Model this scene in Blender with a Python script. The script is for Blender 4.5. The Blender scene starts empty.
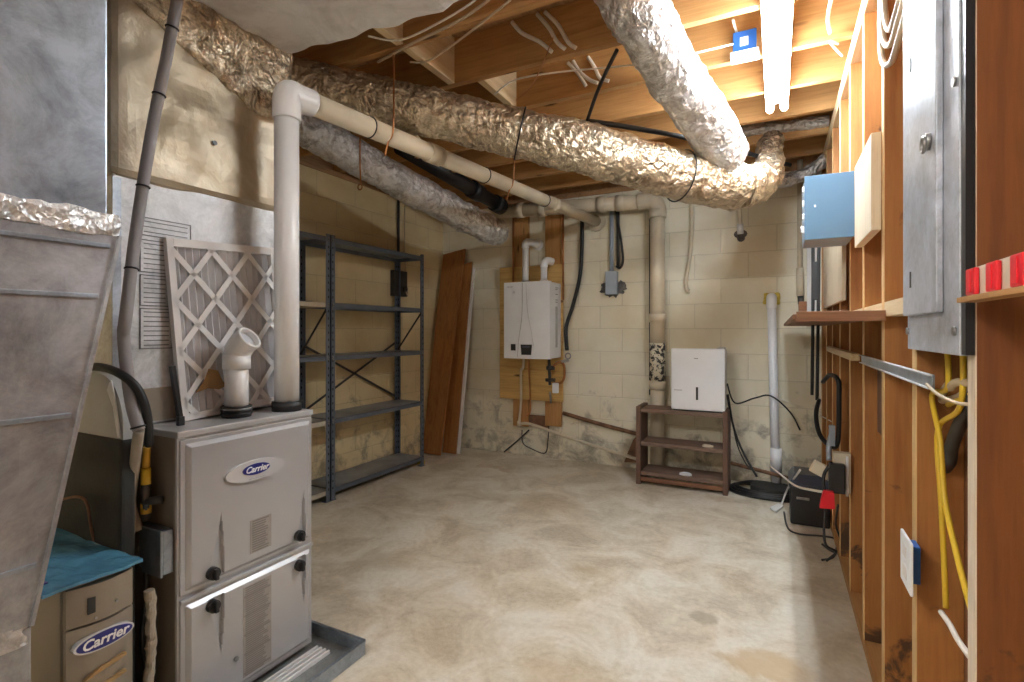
import bpy, bmesh, math, random
from mathutils import Vector, Matrix, noise
random.seed(7)
PI = math.pi
scene = bpy.context.scene
COL = scene.collection
# ------------------------------------------------------------------ camera maths (room measured from the photograph)
F = 518.0; TH = math.atan(265/518.0); CS, SN = math.cos(TH), math.sin(TH); EYE = 1.2
def P(x, y, X=None, Y=None, Z=None):
    """room point seen at pixel (x,y) on the plane X=, Y= or Z="""
    u = (x-512)/F; v = (331-y)/F
    d = Vector((-SN+u*CS, CS+u*SN, v))
    if X is not None: t = X/d.x
    elif Y is not None: t = Y/d.y
    else: t = (Z-EYE)/d.z
    return Vector((d.x*t, d.y*t, EYE+d.z*t))
# ------------------------------------------------------------------ room dimensions
XL, XR, YB, YF, ZC = -3.13, 0.29, 4.52, -1.5, 2.47

# ------------------------------------------------------------------ materials
def new_mat(name):
    m = bpy.data.materials.new(name); m.use_nodes = True
    nt = m.node_tree; b = nt.nodes['Principled BSDF']
    return m, nt, b
def N(nt, t, **kw):
    n = nt.nodes.new(t)
    for k, v in kw.items():
        if k in n.inputs: n.inputs[k].default_value = v
        else: setattr(n, k, v)
    return n
def col4(c): return (c[0], c[1], c[2], 1)
def ramp(nt, fac, stops):
    r = nt.nodes.new('ShaderNodeValToRGB'); e = r.color_ramp.elements
    while len(e) < len(stops): e.new(0.5)
    for el, (p, c) in zip(e, stops):
        el.position = p; el.color = col4(c) if len(c) == 3 else c
    nt.links.new(fac, r.inputs['Fac']); return r.outputs['Color']
def mix(nt, fac, a, b, mode='MIX'):
    m = nt.nodes.new('ShaderNodeMix'); m.data_type = 'RGBA'; m.blend_type = mode
    for sock, v in ((m.inputs[0], fac), (m.inputs[6], a), (m.inputs[7], b)):
        if isinstance(v, (int, float)): sock.default_value = v
        elif isinstance(v, tuple): sock.default_value = col4(v)
        else: nt.links.new(v, sock)
    return m.outputs[2]
def coords(nt, scale=(1,1,1), rot=(0,0,0)):
    tc = N(nt, 'ShaderNodeTexCoord'); mp = N(nt, 'ShaderNodeMapping')
    mp.inputs['Scale'].default_value = scale; mp.inputs['Rotation'].default_value = rot
    nt.links.new(tc.outputs['Object'], mp.inputs['Vector']); return mp.outputs['Vector']
def noise_tex(nt, vec, scale, detail=4, rough=0.55, dist=0):
    n = N(nt, 'ShaderNodeTexNoise'); n.inputs['Scale'].default_value = scale
    n.inputs['Detail'].default_value = detail; n.inputs['Roughness'].default_value = rough
    n.inputs['Distortion'].default_value = dist
    nt.links.new(vec, n.inputs['Vector']); return n.outputs['Fac']
def bump(nt, b, h, strength, dist=0.01):
    n = N(nt, 'ShaderNodeBump'); n.inputs['Strength'].default_value = strength; n.inputs['Distance'].default_value = dist
    nt.links.new(h, n.inputs['Height']); nt.links.new(n.outputs['Normal'], b.inputs['Normal'])
def plain(name, c, rough=0.5, metal=0, var=0.12, scale=8, bmp=0, bscale=60, c2=None):
    m, nt, b = new_mat(name)
    v = coords(nt); f = noise_tex(nt, v, scale, 5)
    d = c2 if c2 else tuple(x*(1-var*2) for x in c)
    nt.links.new(ramp(nt, f, [(0.3, d), (0.65, c)]), b.inputs['Base Color'])
    b.inputs['Roughness'].default_value = rough; b.inputs['Metallic'].default_value = metal
    if bmp: bump(nt, b, noise_tex(nt, v, bscale, 3), bmp, 0.004)
    return m
def wood(name, c1, c2, axis='z', rough=0.6, knots=True, gscale=1.0, damp=False):
    m, nt, b = new_mat(name)
    s = {'x': (0.6, 9, 9), 'y': (9, 0.6, 9), 'z': (9, 9, 0.6)}[axis]
    s = tuple(q*gscale for q in s)
    v = coords(nt, s); f = noise_tex(nt, v, 2.2, 6, 0.6, 0.6)
    g = ramp(nt, f, [(0.3, c2), (0.5, c1), (0.7, tuple(min(1, q*1.12) for q in c1))])
    v3 = coords(nt, tuple(q*2.2 for q in s)); f3 = noise_tex(nt, v3, 5, 4, 0.6)
    g = mix(nt, 0.45, g, ramp(nt, f3, [(0.35, tuple(q*.62 for q in c1)), (0.6, c1)]), 'MULTIPLY') if False else mix(nt, 0.4, g, ramp(nt, f3, [(0.35, c2), (0.6, c1)]))
    if knots:
        s2 = {'x': (1.6, 7, 7), 'y': (7, 1.6, 7), 'z': (7, 7, 1.6)}[axis]
        vo = N(nt, 'ShaderNodeTexVoronoi'); vo.inputs['Scale'].default_value = 1.1
        nt.links.new(coords(nt, s2), vo.inputs['Vector'])
        k = ramp(nt, vo.outputs['Distance'], [(0.05, (1,1,1)), (0.11, (0,0,0))])
        g = mix(nt, k, g, tuple(q*.3 for q in c2))
    if damp:   # ragged black damp marks near the feet of the studs, and scattered blotches
        tc = N(nt, 'ShaderNodeTexCoord'); sp = N(nt, 'ShaderNodeSeparateXYZ'); nt.links.new(tc.outputs['Object'], sp.inputs[0])
        nz = noise_tex(nt, coords(nt, (1, 1, 1)), 6.5, 5, .6, .5)
        mr = N(nt, 'ShaderNodeMapRange'); mr.inputs['From Min'].default_value = 0.30; mr.inputs['From Max'].default_value = 0.0
        mr.inputs['To Min'].default_value = -0.02; mr.inputs['To Max'].default_value = 0.20
        nt.links.new(sp.outputs['Z'], mr.inputs['Value'])
        ad = N(nt, 'ShaderNodeMath', operation='ADD'); nt.links.new(nz, ad.inputs[0]); nt.links.new(mr.outputs[0], ad.inputs[1])
        g = mix(nt, ramp(nt, ad.outputs[0], [(0.63, (0,0,0)), (0.69, (.85,.85,.85))]), g, (0.035, 0.018, 0.012))
    nt.links.new(g, b.inputs['Base Color']); b.inputs['Roughness'].default_value = rough
    bump(nt, b, f3, 0.15, 0.003)
    return m
def foil(name, c, c2, rough=0.3, scale=26, strength=0.9, metal=0.85):
    m, nt, b = new_mat(name)
    v = coords(nt)
    n1 = noise_tex(nt, v, scale*.35, 5, 0.65, 1.2)
    vo = N(nt, 'ShaderNodeTexVoronoi'); vo.inputs['Scale'].default_value = scale
    vo.feature = 'F1'
    ad = N(nt, 'ShaderNodeVectorMath', operation='ADD')
    nn = N(nt, 'ShaderNodeTexNoise'); nn.inputs['Scale'].default_value = 9; nn.inputs['Detail'].default_value = 4
    nt.links.new(v, nn.inputs['Vector']); sc = N(nt, 'ShaderNodeVectorMath', operation='SCALE'); sc.inputs['Scale'].default_value = 0.25
    nt.links.new(nn.outputs['Color'], sc.inputs[0]); nt.links.new(v, ad.inputs[0]); nt.links.new(sc.outputs[0], ad.inputs[1])
    nt.links.new(ad.outputs[0], vo.inputs['Vector'])
    h = mix(nt, 0.5, vo.outputs['Distance'], n1)
    nt.links.new(ramp(nt, n1, [(0.35, c2), (0.55, c)]), b.inputs['Base Color'])
    b.inputs['Metallic'].default_value = metal; b.inputs['Roughness'].default_value = rough
    bump(nt, b, h, strength, 0.02)
    return m

def block_wall(name, axes, ca=(0.60, 0.54, 0.41), cb2=(0.74, 0.70, 0.58)):
    m, nt, b = new_mat(name)
    tc = N(nt, 'ShaderNodeTexCoord'); sp = N(nt, 'ShaderNodeSeparateXYZ'); cb = N(nt, 'ShaderNodeCombineXYZ')
    nt.links.new(tc.outputs['Object'], sp.inputs[0])
    nt.links.new(sp.outputs[axes[0]], cb.inputs[0]); nt.links.new(sp.outputs['Z'], cb.inputs[1])
    br = N(nt, 'ShaderNodeTexBrick'); br.offset = 0.5
    br.inputs['Scale'].default_value = 1; br.inputs['Brick Width'].default_value = 0.406; br.inputs['Row Height'].default_value = 0.2032
    br.inputs['Mortar Size'].default_value = 0.0045; br.inputs['Mortar Smooth'].default_value = 0.7
    br.inputs['Color1'].default_value = (1,1,1,1); br.inputs['Color2'].default_value = (.94,.94,.94,1); br.inputs['Mortar'].default_value = (.35,.35,.35,1)
    nt.links.new(cb.outputs[0], br.inputs['Vector'])
    v = coords(nt); big = noise_tex(nt, v, 1.3, 5, 0.6, .4); med = noise_tex(nt, v, 5.5, 6, 0.65, .5)
    base = ramp(nt, big, [(0.3, ca), (0.6, cb2)])
    # damp dirt near the floor (its own ragged shape)
    mr = N(nt, 'ShaderNodeMapRange'); mr.inputs['From Min'].default_value = 1.15; mr.inputs['From Max'].default_value = 0.0
    mr.inputs['To Min'].default_value = -0.15; mr.inputs['To Max'].default_value = 0.16
    nt.links.new(sp.outputs['Z'], mr.inputs['Value'])
    ad = N(nt, 'ShaderNodeMath', operation='ADD'); nt.links.new(mr.outputs[0], ad.inputs[0]); nt.links.new(med, ad.inputs[1])
    dirt = ramp(nt, ad.outputs[0], [(0.58, (0,0,0)), (0.74, (.7,.7,.7))])
    c = mix(nt, dirt, base, (0.17, 0.145, 0.11))
    # old flaking stripe of bare block
    ms = ramp(nt, br.outputs['Fac'], [(0.0, (0,0,0)), (1.0, (.30,.30,.30))])
    c = mix(nt, ms, c, (0.28, 0.24, 0.18))
    nt.links.new(c, b.inputs['Base Color']); b.inputs['Roughness'].default_value = 0.75
    hh = mix(nt, 0.25, br.outputs['Color'], noise_tex(nt, v, 60, 4))
    bump(nt, b, hh, 0.5, 0.006)
    return m

def mask_ramp(nt, sock, a, b2, st):
    mr = N(nt, 'ShaderNodeMapRange'); mr.inputs['From Min'].default_value = a; mr.inputs['From Max'].default_value = b2
    mr.inputs['To Min'].default_value = st; mr.inputs['To Max'].default_value = 0
    nt.links.new(sock, mr.inputs['Value']); return mr.outputs[0]
def concrete(name):
    m, nt, b = new_mat(name)
    v = coords(nt)
    big = noise_tex(nt, v, 0.9, 6, 0.6, 0.8); med = noise_tex(nt, v, 3.2, 7, 0.68, 0.6); fine = noise_tex(nt, v, 40, 5, 0.7)
    c = ramp(nt, big, [(0.3, (0.48, 0.35, 0.20)), (0.47, (0.58, 0.49, 0.35)), (0.62, (0.68, 0.62, 0.50))])
    w = ramp(nt, med, [(0.38, (0.34, 0.25, 0.15)), (0.48, (0.60, 0.51, 0.37)), (0.60, (0.82, 0.78, 0.68))])
    c = mix(nt, 0.6, c, w)
    c = mix(nt, 0.25, c, ramp(nt, fine, [(0.3, (0.34, 0.29, 0.22)), (0.6, (0.74, 0.69, 0.6))]))
    sp = noise_tex(nt, coords(nt, (1,1,1), (0,0,.6)), 2.1, 3, .5, .2)
    c = mix(nt, ramp(nt, sp, [(0.66, (0,0,0)), (0.72, (.55,.55,.55))]), c, (0.40, 0.27, 0.13))
    for (px, py, rx, ry, rot, colr, st) in ((765, 664, .16, .11, .3, (0.55, 0.38, 0.20), .65), (706, 618, .06, .05, 0, (0.30, 0.24, 0.16), .6), (585, 690, .3, .12, .2, (0.50, 0.36, 0.20), .35), (380, 560, .25, .14, 0, (0.42, 0.33, 0.20), .4), (520, 500, .5, .12, .2, (0.46, 0.36, 0.22), .35), (640, 455, .3, .10, 0, (0.85, 0.84, 0.80), .4)):
        ct = P(px, py, Z=0); tc = N(nt, 'ShaderNodeTexCoord')
        sb2 = N(nt, 'ShaderNodeVectorMath', operation='SUBTRACT'); nt.links.new(tc.outputs['Object'], sb2.inputs[0]); sb2.inputs[1].default_value = ct
        mp = N(nt, 'ShaderNodeMapping'); mp.inputs['Rotation'].default_value = (0,0,rot); mp.inputs['Scale'].default_value = (1/rx, 1/ry, 0)
        nt.links.new(sb2.outputs[0], mp.inputs['Vector'])
        ln = N(nt, 'ShaderNodeVectorMath', operation='LENGTH'); nt.links.new(mp.outputs[0], ln.inputs[0])
        ad = N(nt, 'ShaderNodeMath', operation='MULTIPLY_ADD'); nt.links.new(med, ad.inputs[0]); ad.inputs[1].default_value = 2.2; nt.links.new(ln.outputs['Value'], ad.inputs[2])
        c = mix(nt, ramp(nt, ad.outputs[0], [(0.0, (st,)*3), (1.0, (st,)*3)]) if False else mask_ramp(nt, ad.outputs[0], 1.75, 2.25, st), c, colr)
    nt.links.new(c, b.inputs['Base Color'])
    nt.links.new(ramp(nt, med, [(0.3, (.45,.45,.45)), (0.7, (.7,.7,.7))]), b.inputs['Roughness'])
    bump(nt, b, fine, 0.2, 0.003)
    return m

def galv(name, c=(0.55,0.58,0.62), rough=0.38, metal=0.8, spangle=28):
    m, nt, b = new_mat(name)
    v = coords(nt); vo = N(nt, 'ShaderNodeTexVoronoi'); vo.inputs['Scale'].default_value = spangle
    nt.links.new(v, vo.inputs['Vector'])
    f = noise_tex(nt, v, 6, 9, .75, .4)
    a = ramp(nt, f, [(0.32, tuple(q*.45 for q in c)), (0.62, tuple(min(1, q*1.25) for q in c))])
    sv = N(nt, 'ShaderNodeSeparateXYZ'); nt.links.new(vo.outputs['Color'], sv.inputs[0])
    c2 = mix(nt, 0.16, a, ramp(nt, sv.outputs[0], [(0, tuple(q*.6 for q in c)), (1, tuple(min(1, q*1.3) for q in c))]))
    nt.links.new(c2, b.inputs['Base Color']); b.inputs['Metallic'].default_value = metal
    nt.links.new(ramp(nt, f, [(0.3, (rough*.8,)*3), (0.7, (rough*1.35,)*3)]), b.inputs['Roughness'])
    bump(nt, b, noise_tex(nt, v, 3.5, 3), 0.25, 0.02)
    return m

M = {}
M['block_x'] = block_wall('painted_block_back', 'X', (0.72, 0.64, 0.46), (0.84, 0.80, 0.66)); M['block_y'] = block_wall('painted_block_side', 'Y', (0.62, 0.47, 0.24), (0.76, 0.63, 0.38))  # side wall's deeper ochre carries the warm shade that falls on it
M['concrete'] = concrete('concrete')
PINE, PINE2 = (0.50, 0.27, 0.095), (0.33, 0.15, 0.045)
M['pine_z'] = wood('pine_upright', PINE, PINE2, 'z'); M['stud_z'] = wood('aged_stud', (0.36, 0.15, 0.036), (0.24, 0.085, 0.018), 'z', damp=True); M['stud_dark'] = wood('shaded_aged_stud', (0.21, 0.070, 0.016), (0.13, 0.038, 0.008), 'z', damp=True); M['stud_edge'] = wood('lit_stud_edge', (0.66, 0.44, 0.20), (0.52, 0.31, 0.12), 'z', knots=False); M['stud_edge_white'] = wood('lit_painted_stud_edge', (0.72, 0.62, 0.48), (0.52, 0.40, 0.28), 'z', knots=False); M['pine_x'] = wood('pine_joist', PINE, PINE2, 'x'); M['pine_y'] = wood('pine_rail', PINE, PINE2, 'y')
M['pale_y'] = wood('pale_rail', (0.74, 0.58, 0.36), (0.58, 0.40, 0.20), 'y'); M['pale_z'] = wood('pale_board', (0.72, 0.62, 0.46), (0.58, 0.46, 0.30), 'z', knots=False)
M['pale_x'] = wood('pale_board_x', (0.76, 0.56, 0.30), (0.55, 0.34, 0.14), 'x')
M['ply'] = wood('plywood_yellow', (0.66, 0.43, 0.15), (0.40, 0.22, 0.06), 'x', gscale=.7)
M['subfloor'] = wood('subfloor', (0.42, 0.24, 0.11), (0.24, 0.12, 0.05), 'y')
M['red_wood'] = wood('varnished_wood', (0.36, 0.15, 0.04), (0.20, 0.07, 0.018), 'z', .4, False)
M['dark_wood'] = wood('dark_wood', (0.16, 0.085, 0.055), (0.07, 0.035, 0.022), 'z', .6, False)
M['dark_wood_x'] = wood('dark_wood_x', (0.22, 0.14, 0.10), (0.09, 0.05, 0.035), 'x', .6, False)
M['brown_wood'] = wood('brown_shelf_wood', (0.28, 0.13, 0.06), (0.15, 0.06, 0.03), 'x', .55, False)
M['foil'] = foil('silver_foil', (0.74, 0.74, 0.74), (0.42, 0.40, 0.38), .40, 34, .8, .75)
M['foil_gold'] = foil('warm_foil', (0.74, 0.64, 0.49), (0.36, 0.28, 0.19), .32, 32, .9, .85)
M['wrap'] = foil('duct_wrap', (0.84, 0.83, 0.82), (0.66, 0.64, 0.62), .5, 9, .9, .15)
M['wrap_tan'] = foil('tan_duct_wrap', (0.50, 0.43, 0.32), (0.36, 0.29, 0.19), .45, 6, .5, .45)
M['galv'] = galv('galvanised', (0.36,0.41,0.47), .36, .8, 34); M['galv_dark'] = galv('galvanised_dark', (.40, .41, .43), .42, .75, 12)
M['galv_pan'] = galv('pan_metal', (.36, .37, .36), .4, .7)
M['coil'] = galv('coil_case', (.60, .61, .62), .5, .45, 60)
M['silver_paint'] = plain('silver_paint', (0.50, 0.50, 0.51), .36, .3, .04, 3)
M['silver_light'] = plain('light_trim', (0.52, 0.52, 0.53), .6, 0, .03)
M['shaded_tan_paint'] = plain('shaded_tan_paint', (0.32, 0.27, 0.21), .4, .3, .06, 3)  # silver furnace paint darkened to its warm shade, shared by other tan parts
M['badge'] = plain('badge_silver', (0.80, 0.80, 0.82), .25, .3, .02)
M['blue'] = plain('badge_blue', (0.018, 0.022, 0.20), .3, 0, .02)
M['white'] = plain('white_plastic', (0.88, 0.90, 0.94), .35, 0, .02)
M['white_text'] = plain('white_lettering', (0.9, 0.9, 0.9), .4, 0, .01)
M['grey_text'] = plain('grey_lettering', (0.35, 0.35, 0.36), .5, 0, .02)
M['label_text'] = plain('label_print', (0.24, 0.22, 0.20), .5, 0, .02)
M['label_tan'] = plain('label_tan', (0.40, 0.36, 0.33), .5, 0, .1, 20)
M['label_line'] = plain('label_line', (0.12, 0.12, 0.13), .5, 0, .02)
M['pvc'] = plain('pvc_white', (0.86, 0.86, 0.86), .3, 0, .04, 4)
M['pvc_cream'] = plain('pvc_cream', (0.74, 0.64, 0.48), .4, 0, .12, 3)
M['pvc_old'] = plain('old_painted_pipe', (0.70, 0.62, 0.47), .5, 0, .08, 6, .2)
M['card'] = plain('white_cardboard', (0.80, 0.78, 0.76), .7, 0, .05, 4)
M['pleat'] = plain('filter_media', (0.72, 0.72, 0.74), .9, 0, .12, 6, .3)
M['torn'] = plain('brown_card', (0.42, 0.26, 0.11), .8)
M['black'] = plain('black_plastic', (0.018, 0.018, 0.020), .4, 0, .1)
M['rubber'] = plain('black_rubber', (0.012, 0.012, 0.013), .5, 0, .1)
M['blacksoft'] = plain('charcoal_wrap', (0.030, 0.032, 0.030), .8, 0, .3, 5, .3)
M['greywrap'] = plain('grey_wrap', (0.42, 0.42, 0.40), .6, 0, .12, 3, .15)
M['foam_grey'] = plain('grey_foam', (0.32, 0.30, 0.30), .7, 0, .1, 6, .2)
M['foam_cream'] = plain('foam_beige', (0.48, 0.42, 0.33), .7, 0, .15, 8, .3)
M['slate'] = plain('slate_steel', (0.18, 0.21, 0.27), .38, .5, .12, 5)
M['slate_shelf'] = plain('grey_steel_shelf', (0.34, 0.355, 0.37), .45, .2, .25, 4)
M['cream_steel'] = plain('cream_steel', (0.62, 0.57, 0.45), .5, .1, .08)
M['hole'] = plain('slot_shadow', (0.01, 0.01, 0.012), .9)
M['copper'] = plain('copper', (0.55, 0.25, 0.10), .35, .8, .2)
M['brass'] = plain('brass_yellow', (0.75, 0.45, 0.06), .4, .3, .1)
M['steel'] = plain('steel_fittings', (0.40, 0.39, 0.38), .35, .8, .2, 20)
M['iron'] = plain('black_iron_pipe', (0.07, 0.065, 0.06), .5, .4, .2)
M['rust'] = plain('rusty_pipe', (0.26, 0.13, 0.07), .8, .1, .3, 14, .3)
M['panel_grey'] = galv('panel_grey', (.46, .49, .55), .38, .25, 90)
M['steel_box'] = plain('grey_box', (0.36, 0.42, 0.50), .45, .2, .06)
M['blue_panel'] = plain('blue_grey_paint', (0.10, 0.20, 0.31), .45, .1, .05, 4)
M['filter_blue'] = plain('blue_film', (0.12, 0.36, 0.55), .25, 0, .3, 6, .3)
M['box_blue'] = plain('electrical_box_blue', (0.02, 0.12, 0.42), .4, 0, .05)
M['red'] = plain('red_plastic', (0.75, 0.015, 0.03), .35, 0, .05)
M['yellow_wire'] = plain('yellow_cable', (0.72, 0.47, 0.03), .45, 0, .08)
M['white_wire'] = plain('white_cable', (0.82, 0.76, 0.66), .5, 0, .05)
M['tan_wire'] = plain('beige_cable', (0.60, 0.47, 0.32), .5, 0, .08)
M['foam_yellow'] = plain('expanding_foam', (0.72, 0.55, 0.10), .8, 0, .15, 25, .8, 60)
M['cream_box'] = plain('cream_plastic', (0.70, 0.62, 0.48), .5, 0, .05)
M['mortar_patch'] = plain('dark_mortar', (0.16, 0.15, 0.14), .9, 0, .3, 40, .8, 90)
M['navy'] = plain('charcoal_lid', (0.07, 0.08, 0.11), .35, 0, .1)
M['drywall'] = wood('wall_backing', (0.26, 0.11, 0.04), (0.16, 0.06, 0.02), 'z', .8, False)
m, nt, b = new_mat('flaking_pipe')
v = coords(nt); f = noise_tex(nt, v, 26, 5, .6, .4)
nt.links.new(ramp(nt, f, [(0.46, (0.05,0.045,0.04)), (0.50, (0.72,0.66,0.52))]), b.inputs['Base Color']); b.inputs['Roughness'].default_value = .7
bump(nt, b, f, .5); M['flaking'] = m
def emis(name, c, s):
    m, nt, b = new_mat(name); b.inputs['Emission Color'].default_value = col4(c); b.inputs['Emission Strength'].default_value = s
    b.inputs['Base Color'].default_value = col4(c); return m
M['tube'] = emis('fluorescent_tube', (0.86, 0.94, 1.0), 36)
M['tube_fill'] = emis('fill_tube', (1.0, 0.98, 0.95), 92)

# ------------------------------------------------------------------ mesh collector
class MB:
    def __init__(s): s.bm = bmesh.new(); s.mi = 0
    def _new(s, verts, faces, mi=0, mat=None, smooth=False):
        vs = [s.bm.verts.new(mat @ Vector(v) if mat else v) for v in verts]
        for f in faces:
            try:
                fc = s.bm.faces.new([vs[i] for i in f]); fc.material_index = mi; fc.smooth = smooth
            except ValueError: pass
        return vs
    def box(s, a, b, bev=0.0, mi=0, mat=None):
        a = Vector(a); b = Vector(b)
        lo = Vector((min(a.x,b.x), min(a.y,b.y), min(a.z,b.z))); hi = Vector((max(a.x,b.x), max(a.y,b.y), max(a.z,b.z)))
        t = bmesh.new(); bmesh.ops.create_cube(t, size=1)
        for v in t.verts: v.co = Vector(((v.co.x+.5)*(hi.x-lo.x)+lo.x, (v.co.y+.5)*(hi.y-lo.y)+lo.y, (v.co.z+.5)*(hi.z-lo.z)+lo.z))
        if bev > 0:
            bev = min(bev, min(hi-lo)*.45)
            bmesh.ops.bevel(t, geom=list(t.edges), offset=bev, segments=2, affect='EDGES', profile=.6)
        t.verts.ensure_lookup_table(); t.verts.index_update()
        s._new([v.co.copy() for v in t.verts], [[v.index for v in f.verts] for f in t.faces], mi, mat)
        t.free(); return s
    def bar(s, p, q, w, h, up=(0,0,1), mi=0, bev=0.0):
        p = Vector(p); q = Vector(q); d = (q-p); L = d.length; d.normalize()
        up = Vector(up); x = d.cross(up)
        if x.length < 1e-4: x = d.cross(Vector((1,0,0)))
        x.normalize(); z = x.cross(d).normalized()
        m = Matrix((( x.x, d.x, z.x, p.x), (x.y, d.y, z.y, p.y), (x.z, d.z, z.z, p.z), (0,0,0,1)))
        return s.box((-w/2, 0, -h/2), (w/2, L, h/2), bev, mi, m)
    def prism(s, poly, ext, mi=0):
        n = len(poly); ext = Vector(ext); A = [Vector(p) for p in poly]; B = [p+ext for p in A]
        s._new(A+B, [list(range(n))[::-1], [i+n for i in range(n)]]+[[i, (i+1) % n, (i+1) % n+n, i+n] for i in range(n)], mi); return s
    def tube(s, pts, r, seg=12, smooth=True, mi=0, sub=6, caps=True, spline=True, rf=None, hollow=False):
        pts = [Vector(p) for p in pts]
        if spline and len(pts) > 2 and sub > 1:
            out = []
            for i in range(len(pts)-1):
                p0 = pts[max(i-1, 0)]; p1 = pts[i]; p2 = pts[i+1]; p3 = pts[min(i+2, len(pts)-1)]
                for k in range(sub):
                    t = k/sub
                    out.append(.5*((2*p1)+(-p0+p2)*t+(2*p0-5*p1+4*p2-p3)*t*t+(-p0+3*p1-3*p2+p3)*t**3))
            out.append(pts[-1]); pts = out
        elif len(pts) == 2 and rf:
            n = sub; pts = [pts[0].lerp(pts[1], i/n) for i in range(n+1)]
        T = []
        for i in range(len(pts)):
            d = pts[min(i+1, len(pts)-1)]-pts[max(i-1, 0)]; T.append(d.normalized())
        a = Vector((0,0,1)) if abs(T[0].z) < .9 else Vector((1,0,0))
        nrm = T[0].cross(a).normalized(); verts = []; rings = []
        for i, p in enumerate(pts):
            if i: 
                nrm = nrm - T[i]*nrm.dot(T[i]); nrm.normalize()
            bn = T[i].cross(nrm); ring = []
            for k in range(seg):
                an = 2*PI*k/seg; dd = nrm*math.cos(an)+bn*math.sin(an)
                rr = r if rf is None else rf(i/(len(pts)-1), p+dd*r, an)
                ring.append(len(verts)); verts.append(p+dd*rr)
            rings.append(ring)
        faces = []
        for i in range(len(rings)-1):
            for k in range(seg):
                faces.append([rings[i][k], rings[i][(k+1) % seg], rings[i+1][(k+1) % seg], rings[i+1][k]])
        vs = s._new(verts, faces, mi, None, smooth)
        if caps:
            for ring, rev in ((rings[0], True), (rings[-1], False)):
                l = [vs[i] for i in ring]
                try: f = s.bm.faces.new(l[::-1] if rev else l); f.material_index = mi
                except ValueError: pass
        return s
    def cyl(s, p, q, r, seg=20, mi=0): return s.tube([p, q], r, seg, True, mi, spline=False)
    def ring(s, c, axis, R, r, seg=24, mi=0):
        axis = Vector(axis).normalized(); a = axis.orthogonal().normalized(); b = axis.cross(a)
        pts = [Vector(c)+(a*math.cos(2*PI*i/seg)+b*math.sin(2*PI*i/seg))*R for i in range(seg+1)]
        return s.tube(pts, r, 8, True, mi, spline=False, caps=False)
    def disc(s, c, axis, ru, rv, h, seg=40, mi=0, up=(0,0,1)):
        """thick ellipse, rv along `up`"""
        n = Vector(axis).normalized(); v = Vector(up); u = v.cross(n).normalized(); v = n.cross(u).normalized(); c = Vector(c)
        poly = [c+u*ru*math.cos(2*PI*i/seg)+v*rv*math.sin(2*PI*i/seg) for i in range(seg)]
        return s.prism(poly, n*h, mi)
    def quad(s, pts, mi=0): s._new(pts, [list(range(len(pts)))], mi); return s
    def build(s, name, mats, parent=None, smooth_angle=None):
        me = bpy.data.meshes.new(name); bmesh.ops.recalc_face_normals(s.bm, faces=s.bm.faces)
        root = None
        if parent is None and name.split('_')[0] not in ('wall', 'floor', 'ceiling', 'trim'):
            xs = [v.co for v in s.bm.verts]
            lo = Vector((min(v.x for v in xs), min(v.y for v in xs), min(v.z for v in xs))); hi = Vector((max(v.x for v in xs), max(v.y for v in xs), 0))
            root = Vector(((lo.x+hi.x)/2, (lo.y+hi.y)/2, lo.z))
            for v in s.bm.verts: v.co -= root
        s.bm.to_mesh(me); s.bm.free()
        for m in (mats if isinstance(mats, (list, tuple)) else [mats]): me.materials.append(M[m] if isinstance(m, str) else m)
        o = bpy.data.objects.new(name, me); COL.objects.link(o)
        if parent is not None: attach(o, parent)
        elif root is not None: o.location = root
        return o
def base_of(p):
    v = Vector((0,0,0))
    while p is not None: v += p.location if not p.get('_c') else Vector(); p = p.parent
    return v
ROOTLOC = {}
def attach(o, parent):
    o.parent = parent
    r = parent
    while r.parent is not None: r = r.parent
    if parent.parent is None and parent.type == 'EMPTY': o.matrix_parent_inverse = Matrix.Translation(-parent.location)
    elif parent.parent is None: o.matrix_parent_inverse = Matrix.Translation(-parent.location)
def thing(name, label, cat, loc, group=None):
    o = bpy.data.objects.new(name, None); COL.objects.link(o); o.location = loc; o.empty_display_size = .1
    o['label'] = label; o['category'] = cat
    if group: o['group'] = group
    return o
def tag(o, label, cat, group=None):
    o['label'] = label; o['category'] = cat
    if group: o['group'] = group
    return o
def struct(o): o['kind'] = 'structure'; return o
def sroot(name, loc=(0,0,0)):
    o = bpy.data.objects.new(name, None); COL.objects.link(o); o.location = loc; o['kind'] = 'structure'; return o
def copy_tree(o, parent=None):
    c = o.copy(); COL.objects.link(c); c.parent = parent
    for ch in [q for q in bpy.data.objects if q.parent is o]: copy_tree(ch, c)
    return c
def text(name, body, size, loc, right, up, mat, parent, depth=.001, shear=0, bold=0.0, align='CENTER'):
    cu = bpy.data.curves.new(name, 'FONT'); cu.body = body; cu.size = size; cu.extrude = depth; cu.shear = shear; cu.offset = bold
    cu.align_x = align; cu.align_y = 'CENTER'; cu.resolution_u = 3
    t = bpy.data.objects.new('tmp', cu); COL.objects.link(t)
    bpy.context.view_layer.update()
    me = bpy.data.meshes.new_from_object(t.evaluated_get(bpy.context.evaluated_depsgraph_get()))
    bpy.data.objects.remove(t)
    r = Vector(right).normalized(); u = Vector(up).normalized(); n = r.cross(u)
    mt = Matrix(((r.x, u.x, n.x, loc[0]), (r.y, u.y, n.y, loc[1]), (r.z, u.z, n.z, loc[2]), (0,0,0,1)))
    me.transform(mt); me.name = name; me.materials.clear(); me.materials.append(M[mat])
    o = bpy.data.objects.new(name, me); COL.objects.link(o); attach(o, parent); return o
def crinkle(amp, f1=9, f2=26, seed=0):
    o = Vector((seed*3.1, seed*1.7, seed*2.3))
    def g(r):
        def rf(t, p, an):
            return r + amp*(noise.noise((p+o)*f1)*1.1 + noise.noise((p+o)*f2)*.75 - abs(noise.noise((p+o)*f2*.6))*.6)
        return rf
    return g
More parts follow.
